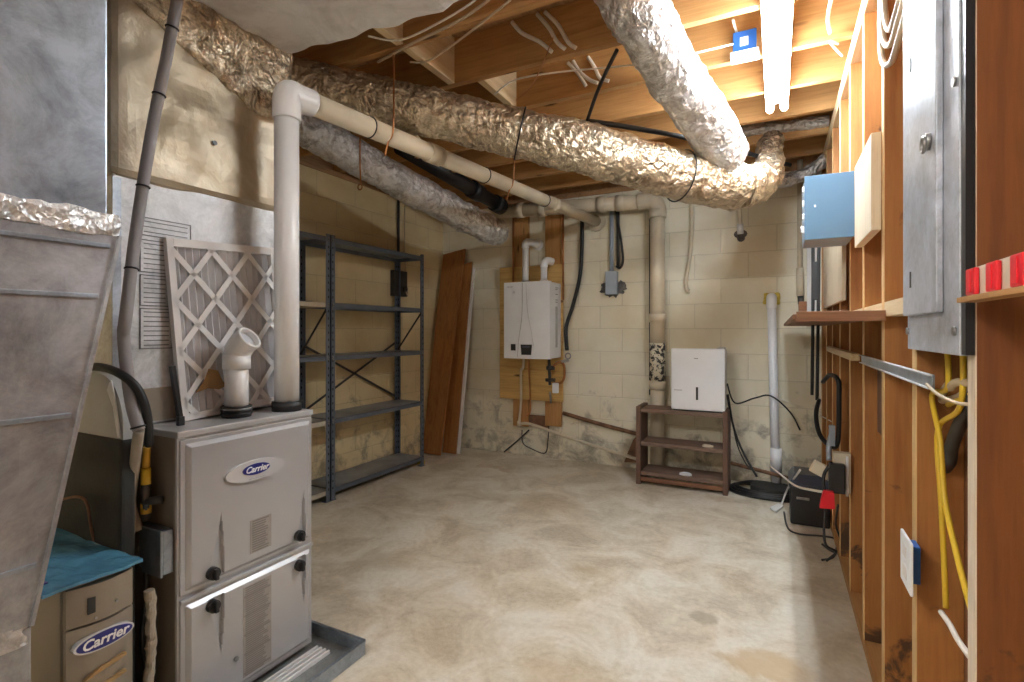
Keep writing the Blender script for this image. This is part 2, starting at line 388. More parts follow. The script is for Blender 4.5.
def crinkle_box(lo, hi, step, amp, f1=6, f2=17, rnd=.03, seed=0, shape=None):
    lo = Vector(lo); hi = Vector(hi); mb = MB(); t = bmesh.new()
    dims = hi-lo; off = Vector((seed*1.3, seed, seed*.7))
    n = [max(2, int(d/step)) for d in dims]
    for ax in range(3):
        a, b2 = [(1,2), (0,2), (0,1)][ax]
        for side in (0, 1):
            gv = {}
            for i in range(n[a]+1):
                for j in range(n[b2]+1):
                    q = Vector((0,0,0)); q[ax] = side; q[a] = i/n[a]; q[b2] = j/n[b2]
                    gv[i, j] = t.verts.new(Vector((lo.x+q.x*dims.x, lo.y+q.y*dims.y, lo.z+q.z*dims.z)))
            for i in range(n[a]):
                for j in range(n[b2]): t.faces.new([gv[i,j], gv[i+1,j], gv[i+1,j+1], gv[i,j+1]])
    bmesh.ops.remove_doubles(t, verts=t.verts, dist=1e-4)
    for v in t.verts:
        inner = Vector([min(max(v.co[k], lo[k]+rnd), hi[k]-rnd) for k in range(3)])
        d = v.co-inner
        if d.length > 1e-6: v.co = inner+d.normalized()*min(d.length, rnd)
        nn = (d.normalized() if d.length > 1e-6 else Vector((0,0,0)))
        h = noise.noise((v.co+off)*f1)*1.2+noise.noise((v.co+off)*f2)*.7-abs(noise.noise((v.co+off)*f2*.5))*.8
        v.co += nn*amp*h
        if shape: v.co = shape(v.co)
    bmesh.ops.recalc_face_normals(t, faces=t.faces)
    mb.bm.free(); mb.bm = t
    return mb

# ================================================================== SETTING
mb = MB(); mb.box((XL-.2, YF-.2, -.12), (XR+.5, YB+.2, 0)); struct(mb.build('floor', 'concrete'))
mb = MB(); mb.box((XL-.2, YF, 0), (XL, YB+.2, 2.43)); struct(mb.build('wall_left', 'block_y'))
mb = MB(); mb.box((XL, YB, 0), (XR+.5, YB+.2, 2.43)); struct(mb.build('wall_back', 'block_x'))
mb = MB(); mb.box((XL-.2, YF-.2, 0), (XR+.5, YF, 2.43)); struct(mb.build('wall_front', 'block_x'))
ceil = sroot('ceiling')
mb = MB(); mb.box((XL-.2, YF-.2, ZC+.235), (XR+.5, YB+.2, ZC+.26)); mb.build('subfloor', 'subfloor', ceil)
JY = [1.86+.41*k for k in range(-8, 7)]
for y in JY:
    mb = MB()
    # the bay left of the trimmer is framed shorter
    mb.box((XL-.05, y-.038, ZC), (XR+.1, y, ZC+.234), .002); mb.build('joist', 'pine_x', ceil)
mb = MB(); mb.box((-1.51, 1.861, ZC), (-1.472, 2.231, ZC+.233), .002); mb.build('trimmer', 'pale_y', ceil)
mb = MB(); mb.box((-1.51, 1.451, ZC), (-1.472, 1.821, ZC+.233), .002); mb.build('trimmer', 'pale_y', ceil)
mb = MB(); mb.box((-1.36, 2.271, ZC), (-1.322, 2.641, ZC+.233), .002); mb.build('trimmer', 'pale_y', ceil)
mb = MB(); mb.box((XL-.15, YF, 2.43), (XL+.01, YB, 2.469)); mb.build('sill_plate', 'subfloor', ceil)
mb = MB(); mb.box((XL+.011, YB-.01, 2.43), (XR+.4, YB+.15, 2.469)); mb.build('sill_plate', 'subfloor', ceil)
# cross bracing between far joists
for (y0, x0) in ((3.5, -1.04), (2.68, -2.3), (3.09, -2.32)):
    mb = MB(); mb.bar((x0, y0+.002, ZC+.03), (x0, y0+.37, ZC+.2), .02, .04, (1,0,0)); mb.build('cross_brace', 'pale_y', ceil)
    mb = MB(); mb.bar((x0+.045, y0+.002, ZC+.2), (x0+.045, y0+.37, ZC+.03), .02, .04, (1,0,0)); mb.build('cross_brace', 'pale_y', ceil)

for (a, b2) in (((XL-.19, YF-.1, 2.4695), (XL-.052, YB+.19, 2.704)), ((XL-.04, YB+.001, 2.4695), (XR+.4, YB+.04, 2.704)), ((XL-.04, YF-.15, 2.4695), (XR+.4, YF-.11, 2.704)), ((XR+.102, YF, 2.4695), (XR+.14, YB, 2.704))):
    mb = MB(); mb.box(a, b2); mb.build('rim_board', 'subfloor', ceil)
wr = sroot('wall_right')
for k in range(-6, 10):
    y = 1.106+.409*k
    if y > YB-.05: break
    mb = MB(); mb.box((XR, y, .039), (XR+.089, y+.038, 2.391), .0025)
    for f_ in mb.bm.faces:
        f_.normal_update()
        if f_.calc_center_median().x < XR+.0028: f_.material_index = 1  # room-side face paler: the lamplight on it is put into the colour
    mb.build('stud', ['stud_dark' if y < 1.3 else 'stud_z', 'stud_edge_white' if y < 1.3 else 'stud_edge'], wr)  # near studs use a darker copy, their unlit look put into the wood
mb = MB(); mb.box((XR+.0, YF, 0), (XR+.089, YB-.001, .038), .002); mb.build('bottom_plate', 'pine_y', wr)
mb = MB(); mb.box((XR, YF, 2.392), (XR+.089, YB-.001, 2.469), .002); mb.build('top_plate', 'pale_y', wr)
mb = MB(); mb.box((XR+.0895, YF, 0), (XR+.11, YB-.001, 2.469)); mb.build('backing_board', 'drywall', wr)
STY = [1.106+.409*k for k in range(-6, 9)]
for y in STY:
    if 1.0 < y+.409 < YB-.3 and y > 1.0:
        mb = MB(); mb.box((XR+.001, y+.039, 1.244), (XR+.088, y+.408, 1.288), .002); mb.build('blocking', 'pale_y', wr)

# ================================================================== LIGHTS
fx = thing('ceiling_light', 'bright white two-tube strip light fixed under the ceiling joists', 'light', (0, 2.53, 2.40))
mb = MB(); mb.box((-.055, 1.92, 2.425), (.055, 3.14, 2.468), .006); mb.build('housing', 'white', fx)
for s in (-1, 1):
    mb = MB(); mb.tube([(s*.034, 1.935, 2.395), (s*.034, 3.125, 2.395)], .0185, 14, spline=False); mb.build('tube', 'tube', fx)
    for y in (1.925, 3.135):
        mb = MB(); mb.box((s*.032-.012, y-.006, 2.382), (s*.032+.012, y+.006, 2.426), .003); mb.build('tube_holder', 'white', fx)
# unseen strip light added behind and above the viewer as fill
lb = thing('ceiling_light', 'added unseen fill light strip under the joists behind the viewer', 'light', (-1.25, -.35, 2.40))
mb = MB(); mb.box((-1.80, -.41, 2.425), (-.70, -.29, 2.468), .006); mb.build('housing', 'white', lb)
mb = MB(); mb.tube([(-1.78, -.35, 2.395), (-.72, -.35, 2.395)], .0185, 14, spline=False); mb.build('tube', 'tube_fill', lb)
def area(name, loc, rot, sx, sy, power, c):
    l = bpy.data.lights.new(name, 'AREA'); l.shape = 'RECTANGLE'; l.size = sx; l.size_y = sy; l.energy = power; l.color = c
    o = bpy.data.objects.new(name, l); o.location = loc; o.rotation_euler = rot; COL.objects.link(o); return o
def point(name, loc, power, c, r=.05):
    l = bpy.data.lights.new(name, 'POINT'); l.energy = power; l.color = c; l.shadow_soft_size = r
    o = bpy.data.objects.new(name, l); o.location = loc; COL.objects.link(o); return o

# ================================================================== FURNACE CORNER
FX, FY0, FY1, FZ0, FZ1 = -1.557, .9017, 1.392, .035, .905
pan = thing('drain_pan', 'shallow grey metal drain pan on the floor under the furnace', 'pan', (-1.85, 1.15, 0))
x0, x1, y0, y1 = -2.36, -1.36, .838, 1.46
mb = MB(); mb.box((x0, y0, .001), (x1, y1, .006)); mb.build('pan_floor', 'galv_pan', pan)
mb = MB()
for a, b2 in (((x0,y0),(x1,y0)), ((x1,y0),(x1,y1)), ((x1,y1),(x0,y1)), ((x0,y1),(x0,y0))):
    mb.bar((a[0],a[1],.026), (b2[0],b2[1],.026), .004, .048)
    mb.bar((a[0],a[1],.052), (b2[0],b2[1],.052), .012, .006)
mb.build('pan_rim', 'galv', pan)

fu = thing('furnace', 'silver gas furnace with two latched door panels standing in a metal pan', 'furnace', (-1.9, 1.147, .007))
mb = MB(); mb.box((-2.29, FY0, .03), (FX-.012, FY1, FZ1-.02), .004); mb.build('cabinet', 'shaded_tan_paint', fu)
mb = MB(); mb.box((-2.29, FY0+.01, .007), (FX-.03, FY1-.01, .032)); mb.build('base_rail', 'galv_pan', fu)
mb = MB(); mb.box((-2.29, FY0-.003, FZ1-.02), (FX+.004, FY1+.003, FZ1), .004); mb.build('top_cover', 'silver_paint', fu)
mb = MB(); mb.box((FX-.012, FY0, .03), (FX-.004, FY1, FZ1-.02)); mb.build('front_frame', 'silver_light', fu)
SEAM = .412
def door(z0, z1, name, grips):
    mb = MB(); 
    mb.box((FX-.004, FY0+.006, z0), (FX+.002, FY1-.004, z1), .002)
    ya, yb, za, zb = FY0+.02, FY1-.016, z0+.012, z1-.012
    ny, nz = 150, 110; vv = []
    for i in range(ny+1):
        for j in range(nz+1):
            y = ya+(yb-ya)*i/ny; z = za+(zb-za)*j/nz
            e = min(y-ya, yb-y, z-za, zb-z); d = .003+.010*min(1, e/.012)
            for (yc, w, zw, zp) in grips:
                t = (z-zw)/(zp-zw)
                if 0 <= t <= 1:
                    right = yc+w*.35-w*.25*t*t; wid = w*1.25*(1-t)**1.1+.001
                    q = (y-(right-wid))/wid
                    if 0 <= q <= 1: d -= .014*q*min(1, (1-t)*4)
            vv.append((FX+d, y, z))
    mb._new(vv, [[i*(nz+1)+j, (i+1)*(nz+1)+j, (i+1)*(nz+1)+j+1, i*(nz+1)+j+1] for i in range(ny) for j in range(nz)])
    return mb.build(name, 'silver_paint', fu)
d1 = door(SEAM+.008, .878, 'door_panel', ((1.02, .045, SEAM+.03, .635), (1.34, .030, SEAM+.03, .62)))
d2 = door(.04, SEAM-.012, 'door_panel', ((1.02, .045, SEAM-.035, .190), (1.34, .030, SEAM-.035, .195)))
mb = MB(); mb.box((FX-.002, FY0+.004, SEAM-.014), (FX+.010, FY1-.004, SEAM-.002), .003); mb.build('seam_trim', 'silver_light', fu)
for (y, z, d) in ((.995, .458, d1), (1.318, .460, d1), (.995, .358, d2), (1.318, .352, d2)):
    mb = MB(); mb.cyl((FX+.012, y, z), (FX+.030, y, z), .019, 18); mb.cyl((FX+.030, y, z), (FX+.034, y, z), .013, 18)
    mb.box((FX+.028, y-.006, z-.016), (FX+.044, y+.006, z+.016), .003); mb.build('latch_knob', 'black', d)
bg = None
mb = MB(); mb.disc((FX+.012, 1.145, .739), (1,0,0), .108, .034, .008); bg = mb.build('badge', 'badge', d1)
mb = MB(); mb.disc((FX+.020, 1.143, .744), (1,0,0), .050, .018, .003); mb.build('badge_oval', 'blue', d1)
text('lettering', 'Carrier', .028, (FX+.0238, 1.143, .744), (0,1,0), (0,0,1), 'white_text', d1, .0006, .35, .0006)
text('lettering', 'turn to the experts', .008, (FX+.0205, 1.147, .714), (0,1,0), (0,0,1), 'grey_text', d1, .0004)
def print_label(name, y0, y1, z0, z1, x, parent, rows, mat='label_tan', heads=()):
    mb = MB(); mb.box((x, y0, z0), (x+.0012, y1, z1)); o = mb.build(name, mat, parent)
    mb = MB(); n = rows
    rnd = random.Random(rows)
    for i in range(n):
        z = z1-(i+.7)*(z1-z0)/(n+.4); hh = (z1-z0)/n*.30
        if i % 9 == 4 and rows > 20:
            mb.box((x+.0012, y0+.004, z-hh*1.5), (x+.0018, y1-.004, z+hh*1.5)); continue
        e = y1-.008-rnd.random()*(y1-y0)*.25
        mb.box((x+.0012, y0+.008, z-hh), (x+.0018, e, z+hh))
    mb.build('print_lines', 'label_text', o); return o
print_label('rating_label', 1.125, 1.205, .465, .575, FX+.013, d1, 14)
print_label('safety_label', 1.10, 1.205, .072, .365, FX+.013, d2, 42)
mb = MB(); mb.cyl((FX+.012, 1.075, .15), (FX+.018, 1.075, .15), .008, 14); mb.build('screw', 'steel', d2)
mb = MB()
for i in range(4): mb.bar((FX+.02+.02*i, 1.17, .013+.0*i), (FX+.02+.02*i, 1.40, .013), .008, .012)
tag(mb.build('slotted_grate', 'card'), 'small white slotted grate lying in the metal pan at the furnace foot', 'grate')

# short vent stub with angled mouth
st = thing('vent_pipe', 'short white plastic pipe with angled open mouth on the furnace top', 'pipe', (-1.66, 1.155, FZ1))
bx, by = -1.655, 1.155
mb = MB(); mb.tube([(bx,by,FZ1+.001),(bx,by,FZ1+.012),(bx,by,FZ1+.012),(bx,by,FZ1+.04)], .046, 22, spline=False)
for k in range(3): mb.ring((bx,by,FZ1+.012+.012*k), (0,0,1), .046, .0035, 24)
mb.build('rubber_boot', 'rubber', st)
mb = MB(); mb.ring((bx,by,FZ1+.030), (0,0,1), .047, .003, 24); mb.build('hose_clamp', 'steel', st)
mb = MB(); mb.cyl((bx,by,FZ1+.03), (bx,by,FZ1+.185), .037, 24); mb.build('pipe', 'pvc', st)
mb = MB(); mb.cyl((bx,by,FZ1+.165), (bx,by,FZ1+.215), .044, 24)
mouth = Vector((bx+.048, by+.014, FZ1+.272)); MD = Vector((.042,.012,.034))
mb.tube([(bx,by,FZ1+.205), (bx+.004,by+.001,FZ1+.225), (bx+.016,by+.005,FZ1+.245), mouth], .043, 24, caps=False)
mb.tube([mouth, mouth-MD*.5], .036, 24, caps=False, spline=False); 
mb.build('elbow', 'pvc', st)
mb = MB(); mb.ring(mouth, MD, .0395, .0045, 28); mb.build('mouth_rim', 'pvc', st)
mb = MB(); mb.disc(mouth-MD*.35, MD, .038, .038, .001); mb.build('inner_bore', 'pleat', st)

# tall exhaust pipe
ex = thing('exhaust_pipe', 'tall white plastic exhaust pipe rising from the furnace then sloping to the far wall', 'pipe', (-1.625, 1.335, FZ1))
ex_x, ex_y = -1.625, 1.335
ez = 2.085
mb = MB(); mb.cyl((ex_x,ex_y,FZ1+.0), (ex_x,ex_y,FZ1+.035), .052, 24); mb.build('rubber_boot', 'rubber', ex)
mb = MB(); mb.cyl((ex_x,ex_y,FZ1+.02), (ex_x,ex_y,ez-.05), .0435, 28); mb.build('riser', 'pvc', ex)
wallp = P(597, 222, Y=YB-.002)
e0 = Vector((ex_x, ex_y, ez)); dr = (wallp-e0).normalized()
mb = MB(); mb.tube([(ex_x,ex_y,ez-.10), (ex_x,ex_y,ez-.055), (ex_x,ex_y,ez-.03), e0+Vector((0,0,.0))+dr*.012, e0+dr*.05, e0+dr*.11], .0505, 24, sub=5); mb.build('elbow', 'pvc', ex)
mb = MB(); mb.cyl(e0+dr*.04, wallp, .0435, 28); mb.build('sloping_run', 'pvc_cream', ex)
for t in (.27, .72):
    p = e0.lerp(wallp, t); mb = MB(); mb.cyl(p-dr*.05, p+dr*.05, .050, 24); mb.build('coupling', 'pvc_cream', ex)
for t in (.13, .42, .67):
    p = e0.lerp(wallp, t); mb = MB(); mb.ring(p, dr, .0455, .003); mb.build('band', 'rubber', ex)
mb = MB(); mb.disc(wallp-Vector((0,.018,0)), (0,1,0), .085, .085, .018); mb.build('wall_flange', 'pvc_cream', ex)
for t in (.16, .50):
    p = e0.lerp(wallp, t); mb = MB(); mb.tube([p+Vector((.0,.0,-.10)), p+Vector((.02,0,-.04)), p+Vector((.05,.0,.03)), Vector((p.x+.05, p.y, ZC-.001))], .0045, 6); mb.build('hanger_strap', 'copper', ex)

# coil cabinet / plenum
CX = -1.76; CY0, CY1 = .832, 1.42
pl = thing('coil_cabinet', 'large galvanised coil cabinet and wrapped plenum rising behind the white filter', 'ductwork', (-2.03, 1.12, FZ1))
mb = MB(); mb.box((-2.30, CY0, FZ1+.002), (CX, CY1, 1.68), .004); mb.build('case', 'coil', pl)
mb = MB(); mb.box((CX, CY0+.01, FZ1+.01), (CX+.003, CY1-.01, 1.02), .001); mb.build('lower_panel', 'shaded_tan_paint', pl)
mb = MB(); mb.box((CX-.002, CY0-.003, 1.02), (CX+.004, CY0+.02, 1.66)); mb.build('edge_strip', 'galv', pl)
# sheet labels printed on the case
for (ya, yb, za, zb, nrow) in ((.905, 1.06, 1.50, 1.555, 3), (.905, .99, 1.385, 1.485, 6), (.905, .99, 1.28, 1.375, 6), (.905, 1.0, 1.145, 1.27, 8)):
    mb = MB(); mb.box((CX, ya, za), (CX+.0015, yb, zb)); lab = mb.build('label', 'coil', pl)
    mb = MB()
    for (a, b2) in (((ya,za),(yb,za)), ((yb,za),(yb,zb)), ((yb,zb),(ya,zb)), ((ya,zb),(ya,za))):
        mb.box((CX+.001, min(a[0],b2[0])-.0015, min(a[1],b2[1])-.0015), (CX+.003, max(a[0],b2[0])+.0015, max(a[1],b2[1])+.0015))
    for i in range(nrow):
        z = za+(i+.7)*(zb-za)/(nrow+.4); mb.box((CX+.0015, ya+.01, z-.0016), (CX+.0022, yb-.01, z+.0016))
    mb.build('label_print', 'label_line', lab)
crinkle_box((-2.32, CY0-.015, 1.665), (CX+.012, CY1+.012, 2.30), .022, .010, 4, 11, .03, 3).build('tan_wrap', 'wrap_tan', pl)
crinkle_box((-2.34, CY0-.03, 2.02), (CX+.03, CY1+.05, 2.33), .012, .012, 8, 30, .04, 5, lambda c: Vector((c.x, c.y, c.z+(2.33-c.z)/.31*max(0, (1.30-c.y))*.42))).build('foil_collar', 'foil_gold', pl)
# dark spot plug in wrap
p = P(214.5, 143, X=CX+.012); mb = MB(); mb.disc(p, (1,0,0), .008, .008, .004); mb.build('plug', 'black', pl)

def sag(co):
    return Vector((co.x, co.y, co.z - (.035*math.exp(-((co.x+.95)/.5)**2) if co.z < 2.35 else 0)))
tr = crinkle_box((-2.5, .66, 2.30), (.15, 1.47, 2.442), .022, .020, 4, 12, .05, 9, sag).build('trunk_duct', 'wrap')
tag(tr, 'wide crumpled foil-wrapped trunk duct running overhead across the near ceiling', 'duct')

# return duct at the left edge
RX = -1.30
rd = thing('return_duct', 'big galvanised return air duct tapering down at the left edge of the picture', 'duct', (-1.6, .3, 0))
mb = MB(); mb.box((-1.92, -.05, 1.45), (RX-.004, .606, 2.46), .004); mb.build('upper_section', 'galv', rd)
crinkle_box((-1.93, -.06, 1.405), (RX+.006, .632, 1.462), .014, .008, 14, 35, .01, 2).build('foil_tape', 'foil', rd)
mb = MB()
def yz(z): return .480+(.632-.480)*((z-.63)/(1.41-.63))
lo_, hi_ = .625, 1.41
A = [(-1.93,-.05,hi_), (RX,-.05,hi_), (RX,yz(hi_),hi_), (-1.93,yz(hi_),hi_)]; B = [(-1.75,-.05,lo_), (RX,-.05,lo_), (RX,yz(lo_),lo_), (-1.75,yz(lo_),lo_)]
mb._new(A+B, [[0,1,2,3],[7,6,5,4],[0,4,5,1],[1,5,6,2],[2,6,7,3],[3,7,4,0]]); mb.build('tapered_section', 'galv_dark', rd)
for z in (1.385, 1.275, 1.027, .74):
    mb = MB(); mb.bar((RX+.003, -.04, z), (RX+.003, yz(z)-.02, z), .006, .010, (0,0,1), 0, .002); mb.build('seam_rib', 'galv', rd)
mb = MB(); mb.bar((RX+.002, yz(hi_)-.006, hi_), (RX+.002, yz(lo_)-.006, lo_), .006, .012, (1,0,0)); mb.build('corner_seam', 'galv_dark', rd)
mb = MB(); mb.box((-1.75, -.05, .001), (RX, .475, .622), .004); mb.build('lower_section', 'galv_dark', rd)
crinkle_box((-1.755, -.055, .585), (RX+.006, .482, .635), .014, .007, 14, 35, .01, 4).build('foil_tape', 'foil', rd)
mb = MB(); mb.box((RX+.001, .33, .70), (RX+.003, .42, .76)); mb.build('paper_tag', 'card', rd)

# insulated return drop beside the furnace
def rprof(y, grow=0):
    xr = -1.635+grow; zt = 1.075; pts = [(-2.34, y, 0)]
    pts = [(xr, y, .62), (xr, y, .93)]
    for k in range(9):
        a = k/8*PI/2; pts.append((xr-.13+.13*math.cos(a), y, .93+(zt-.93)*math.sin(a)))
    pts += [(-2.34, y, zt), (-2.34, y, .62)]
    return pts
iw = thing('insulated_drop', 'rounded grey and charcoal insulated duct drop between the return duct and furnace', 'ductwork', (-1.98, .8, .0))
mb = MB(); mb.prism(rprof(.798), (0, .030, 0)); 
mb.build('grey_jacket', 'greywrap', iw)
mb = MB(); mb.box((-2.335, .792, .001), (-1.632, .8285, .895), .008); mb.build('charcoal_jacket', 'blacksoft', iw)
mb = MB(); mb.prism([(-1.700,.796,1.05), (-1.688,.796,1.06), (-1.672,.796,1.02), (-1.652,.796,.95), (-1.640,.796,.90), (-1.655,.796,.90), (-1.680,.796,.985), (-1.710,.796,1.03)], (0,-.003,0)); mb.build('torn_tape', 'card', iw)

# small Carrier cabinet
SX = -1.54
sc_ = thing('small_cabinet', 'small tan cabinet with blue oval badge and slanted louvres beside the furnace', 'air cleaner', (-1.75, .70, 0))
mb = MB(); mb.box((-2.0, .625, .001), (SX-.01, .782, .57), .012); mb.build('body', 'shaded_tan_paint', sc_)
# bowed front: upper bezel and door
def bowed(z0, z1, name, bow=.022):
    mb = MB(); n = 14; fr = []; bk = []
    for i in range(n+1):
        t = i/n; y = .63+(.778-.63)*t; fr.append((SX-.008+bow*math.sin(t*PI), y)); 
    poly = [(SX-.012, .63, z0)]+[(x, y, z0) for x, y in fr]+[(SX-.012, .778, z0)]
    mb.prism(poly, (0,0,z1-z0)); return mb.build(name, 'shaded_tan_paint', sc_)
bz = bowed(.468, .562, 'bezel'); dd = bowed(.04, .462, 'door')
mb = MB(); mb.box((SX+.004, .668, .492), (SX+.012, .697, .532)); mb.build('window', 'black', bz)
for (y, z) in ((.73, .50), (.684, .478)):
    mb = MB(); mb.cyl((SX+.008, y, z), (SX+.016, y, z), .003, 10); mb.build('screw', 'steel', bz)
mb = MB(); mb.disc((SX+.0, .703, .418), (1,0,0), .067, .024, .0165, up=(0,.0,1)); mb.build('badge_rim', 'badge', dd)
mb = MB(); mb.disc((SX+.0, .703, .418), (1,0,0), .062, .020, .018); mb.build('badge_oval', 'blue', dd)
text('lettering', 'Carrier', .034, (SX+.0188, .703, .418), (0,1,0), (0,0,1), 'white_text', dd, .0006, .2, .0008)
for k in range(5):
    z = .345-.045*k
    mb = MB(); mb.prism([(SX+.008, .655, z-.012), (SX+.008, .75, z+.006), (SX+.008, .75, z+.012), (SX+.008, .69, z+.006)], (.012,0,0)); mb.build('louvre', 'torn', dd)
# blue filter lying on it
bf = thing('blue_sheet', 'crumpled blue plastic wrapped filter lying flat on the small tan cabinet', 'filter', (-1.7, .68, .571))
mb = MB(); n = 16; g = {}
for i in range(n+1):
    for j in range(n+1):
        x = -1.99+.47*i/n; y = .575+.225*j/n
        z = .578+.008*noise.noise(Vector((x*9, y*9, 2)))+.006*noise.noise(Vector((x*25, y*25, 7)))
        g[i,j] = (x, min(y, .789), max(z, .574))
vs = [g[i,j] for i in range(n+1) for j in range(n+1)]
top = [(v[0], v[1], v[2]+.008) for v in vs]
idx = lambda i, j: i*(n+1)+j
fc = [[idx(i,j), idx(i+1,j), idx(i+1,j+1), idx(i,j+1)] for i in range(n) for j in range(n)]
q = len(vs); mb._new(vs+top, [f[::-1] for f in fc]+[[a+q for a in f] for f in fc]+
   [[idx(i,0), idx(i+1,0), idx(i+1,0)+q, idx(i,0)+q] for i in range(n)]+[[idx(i,n), idx(i+1,n), idx(i+1,n)+q, idx(i,n)+q] for i in range(n)]+
   [[idx(0,i), idx(0,i+1), idx(0,i+1)+q, idx(0,i)+q] for i in range(n)]+[[idx(n,i), idx(n,i+1), idx(n,i+1)+q, idx(n,i)+q] for i in range(n)])
mb.build('film', 'filter_blue', bf)
mb = MB(); mb.box((-1.99, .60, .589), (-1.82, .64, .596), .002); mb.build('dark_strip', 'black', bf)
mb = MB(); mb.box((-1.60, .585, .589), (-1.57, .605, .592), .001); mb.build('printed_mark', 'blue', bf)

# refrigerant line, hose, gas cock, junction box
rl = thing('refrigerant_line', 'long grey foam-sleeved line hanging from above down to the furnace side', 'pipe', (-1.66, .85, .5))
q0 = P(181, -20, Y=.93); q1 = P(152, 130, Y=.88); q2 = P(124, 340, Y=.80); q3 = P(131, 400, Y=.79); q4 = P(139, 430, Y=.80)
line = [q0, P(166,60,Y=.91), q1, P(137,225,Y=.84), P(126,315,Y=.79), q2, q3, q4]
for p in line:
    if p.z > .93: p.x = max(p.x, CX+.06)
mb = MB(); mb.tube(line, .0155, 16); mb.build('foam_sleeve', 'foam_grey', rl)
mb = MB(); mb.tube([q4, P(134,470,Y=.83), P(131,505,Y=.845), P(139,530,Y=.86)], .0135, 14); mb.build('lower_sleeve', 'foam_cream', rl)
for (a, b2, t) in ((line[0],line[1],.6), (line[1],line[2],.5), (line[2],line[3],.6), (line[3],line[4],.5), (line[6],line[7],.9)):
    p = a.lerp(b2, t); mb = MB(); mb.ring(p, (b2-a), .0160, .0028); mb.build('cable_tie', 'rubber', rl)
bh = [P(70,368,Y=.76), P(100,367,Y=.765), P(122,375,Y=.775), P(138,390,Y=.80), P(147,415,Y=.82), P(149,445,Y=.85)]
mb = MB(); mb.tube(bh, .0115, 14); tag(mb.build('black_hose', 'rubber'), 'thick black hose curving beside the grey sleeved line at the furnace side', 'hose')
gc = thing('gas_cock', 'brass and yellow gas connector at the end of the black hose', 'valve', (-1.66, .87, .6))
pts = [P(147,447,Y=.862), P(146,468,Y=.862), P(146,484,Y=.862), P(146,520,Y=.865)]
mb = MB(); mb.cyl(pts[0], pts[1], .010, 14); mb.build('nipple', 'brass', gc)
mb = MB(); mb.cyl(pts[1], pts[2], .013, 8); mb.build('yellow_collar', 'yellow_wire', gc)
mb = MB(); mb.cyl(pts[2], pts[3], .012, 14); mb.cyl(pts[2]+Vector((0,0,-.05)), pts[2]+Vector((.03,.03,-.05)), .012); mb.build('body', 'iron', gc)
mb = MB(); mb.cyl(P(146,503,Y=.865), P(146,513,Y=.865), .014, 14); mb.build('coupling', 'brass', gc)
jb = thing('junction_box', 'small galvanised junction box on the shaded side of the furnace', 'electrical box', (-1.68, .87, .47))
a = P(141, 569, Y=.875); b2 = P(168, 532, Y=.875)
mb = MB(); mb.box((a.x, .868, a.z+.008), (b2.x-.014, .899, b2.z), .004); mb.build('box', 'galv', jb)
mb = MB(); mb.box((a.x+.03, .860, a.z+.004), (b2.x-.010, .8675, b2.z+.004), .003); mb.build('cover', 'galv', jb)
mb = MB(); mb.cyl((a.x-.012, .882, a.z+.06), (a.x+.003, .882, a.z+.06), .010); mb.build('connector', 'cream_box', jb)
mb = MB(); mb.tube([(a.x+.02,.878,a.z+.016), (a.x+.03,.872,a.z-.08), (a.x+.015,.87,a.z-.2), (a.x+.05,.865,a.z-.3), (a.x+.09,.86,a.z-.38)], .006, 8); mb.build('cable', 'iron', jb)
mb = MB(); mb.tube([(a.x+.0,.872,a.z+.03), (a.x-.08,.80,a.z+.08), P(85,500,Y=.775), P(60,500,Y=.765)], .004, 8); mb.build('thin_cable', 'rust', jb)
# ragged insulated riser piece
rp = MB(); p0 = P(150,590,Y=.845); rp.tube([(p0.x, .845, p0.z), (p0.x+.006,.845,p0.z-.15), (p0.x-.003,.845,.2), (p0.x+.004,.845,.058)], .014, 14, False, sub=14, rf=crinkle(.005, 30, 70, 2)(.014))
tag(rp.build('wrapped_pipe', 'foam_cream'), 'ragged pale wrapped pipe standing between small cabinet and furnace', 'pipe')

# white air filter leaning on the coil cabinet
fl = thing('air_filter', 'white cardboard-framed pleated air filter leaning behind the furnace vent pipe', 'filter', (-1.71, 1.2, FZ1))
ang = math.atan2(.045, .59)
W, H, T = .405, .595, .022
o_ = Vector((-1.708, 1.005, FZ1+.002)); up_ = Vector((-math.sin(ang)*.75, -.055, math.cos(ang))).normalized(); rt_ = Vector((0, 1, .055)).normalized(); nr_ = rt_.cross(up_).normalized()
fm = Matrix(((rt_.x, up_.x, nr_.x, o_.x), (rt_.y, up_.y, nr_.y, o_.y), (rt_.z, up_.z, nr_.z, o_.z), (0,0,0,1)))
mb = MB(); bw = .022
for (a, b2) in (((0,0,-T),(bw,H,0)), ((W-bw,0,-T),(W,H,0)), ((bw,0,-T),(W-bw,bw,0)), ((bw,H-bw*1.2,-T),(W-bw,H,0))): mb.box(a, b2, .001, 0, fm)
mb.build('frame', 'card', fl)
mb = MB(); npl = 15
for i in range(npl):
    x0 = bw+(W-2*bw)*i/npl; x1 = bw+(W-2*bw)*(i+1)/npl; xm = (x0+x1)/2
    v = [fm @ Vector(q) for q in ((x0,bw,-T+.002),(xm,bw,-.005),(x1,bw,-T+.002),(x0,H-bw,-T+.002),(xm,H-bw,-.005),(x1,H-bw,-T+.002))]
    mb._new(v, [[0,1,4,3],[1,2,5,4]])
mb.box((bw,bw,-T),(W-bw,H-bw,-T+.0015),0,0,fm)
mb.build('pleats', 'pleat', fl)
mb = MB()
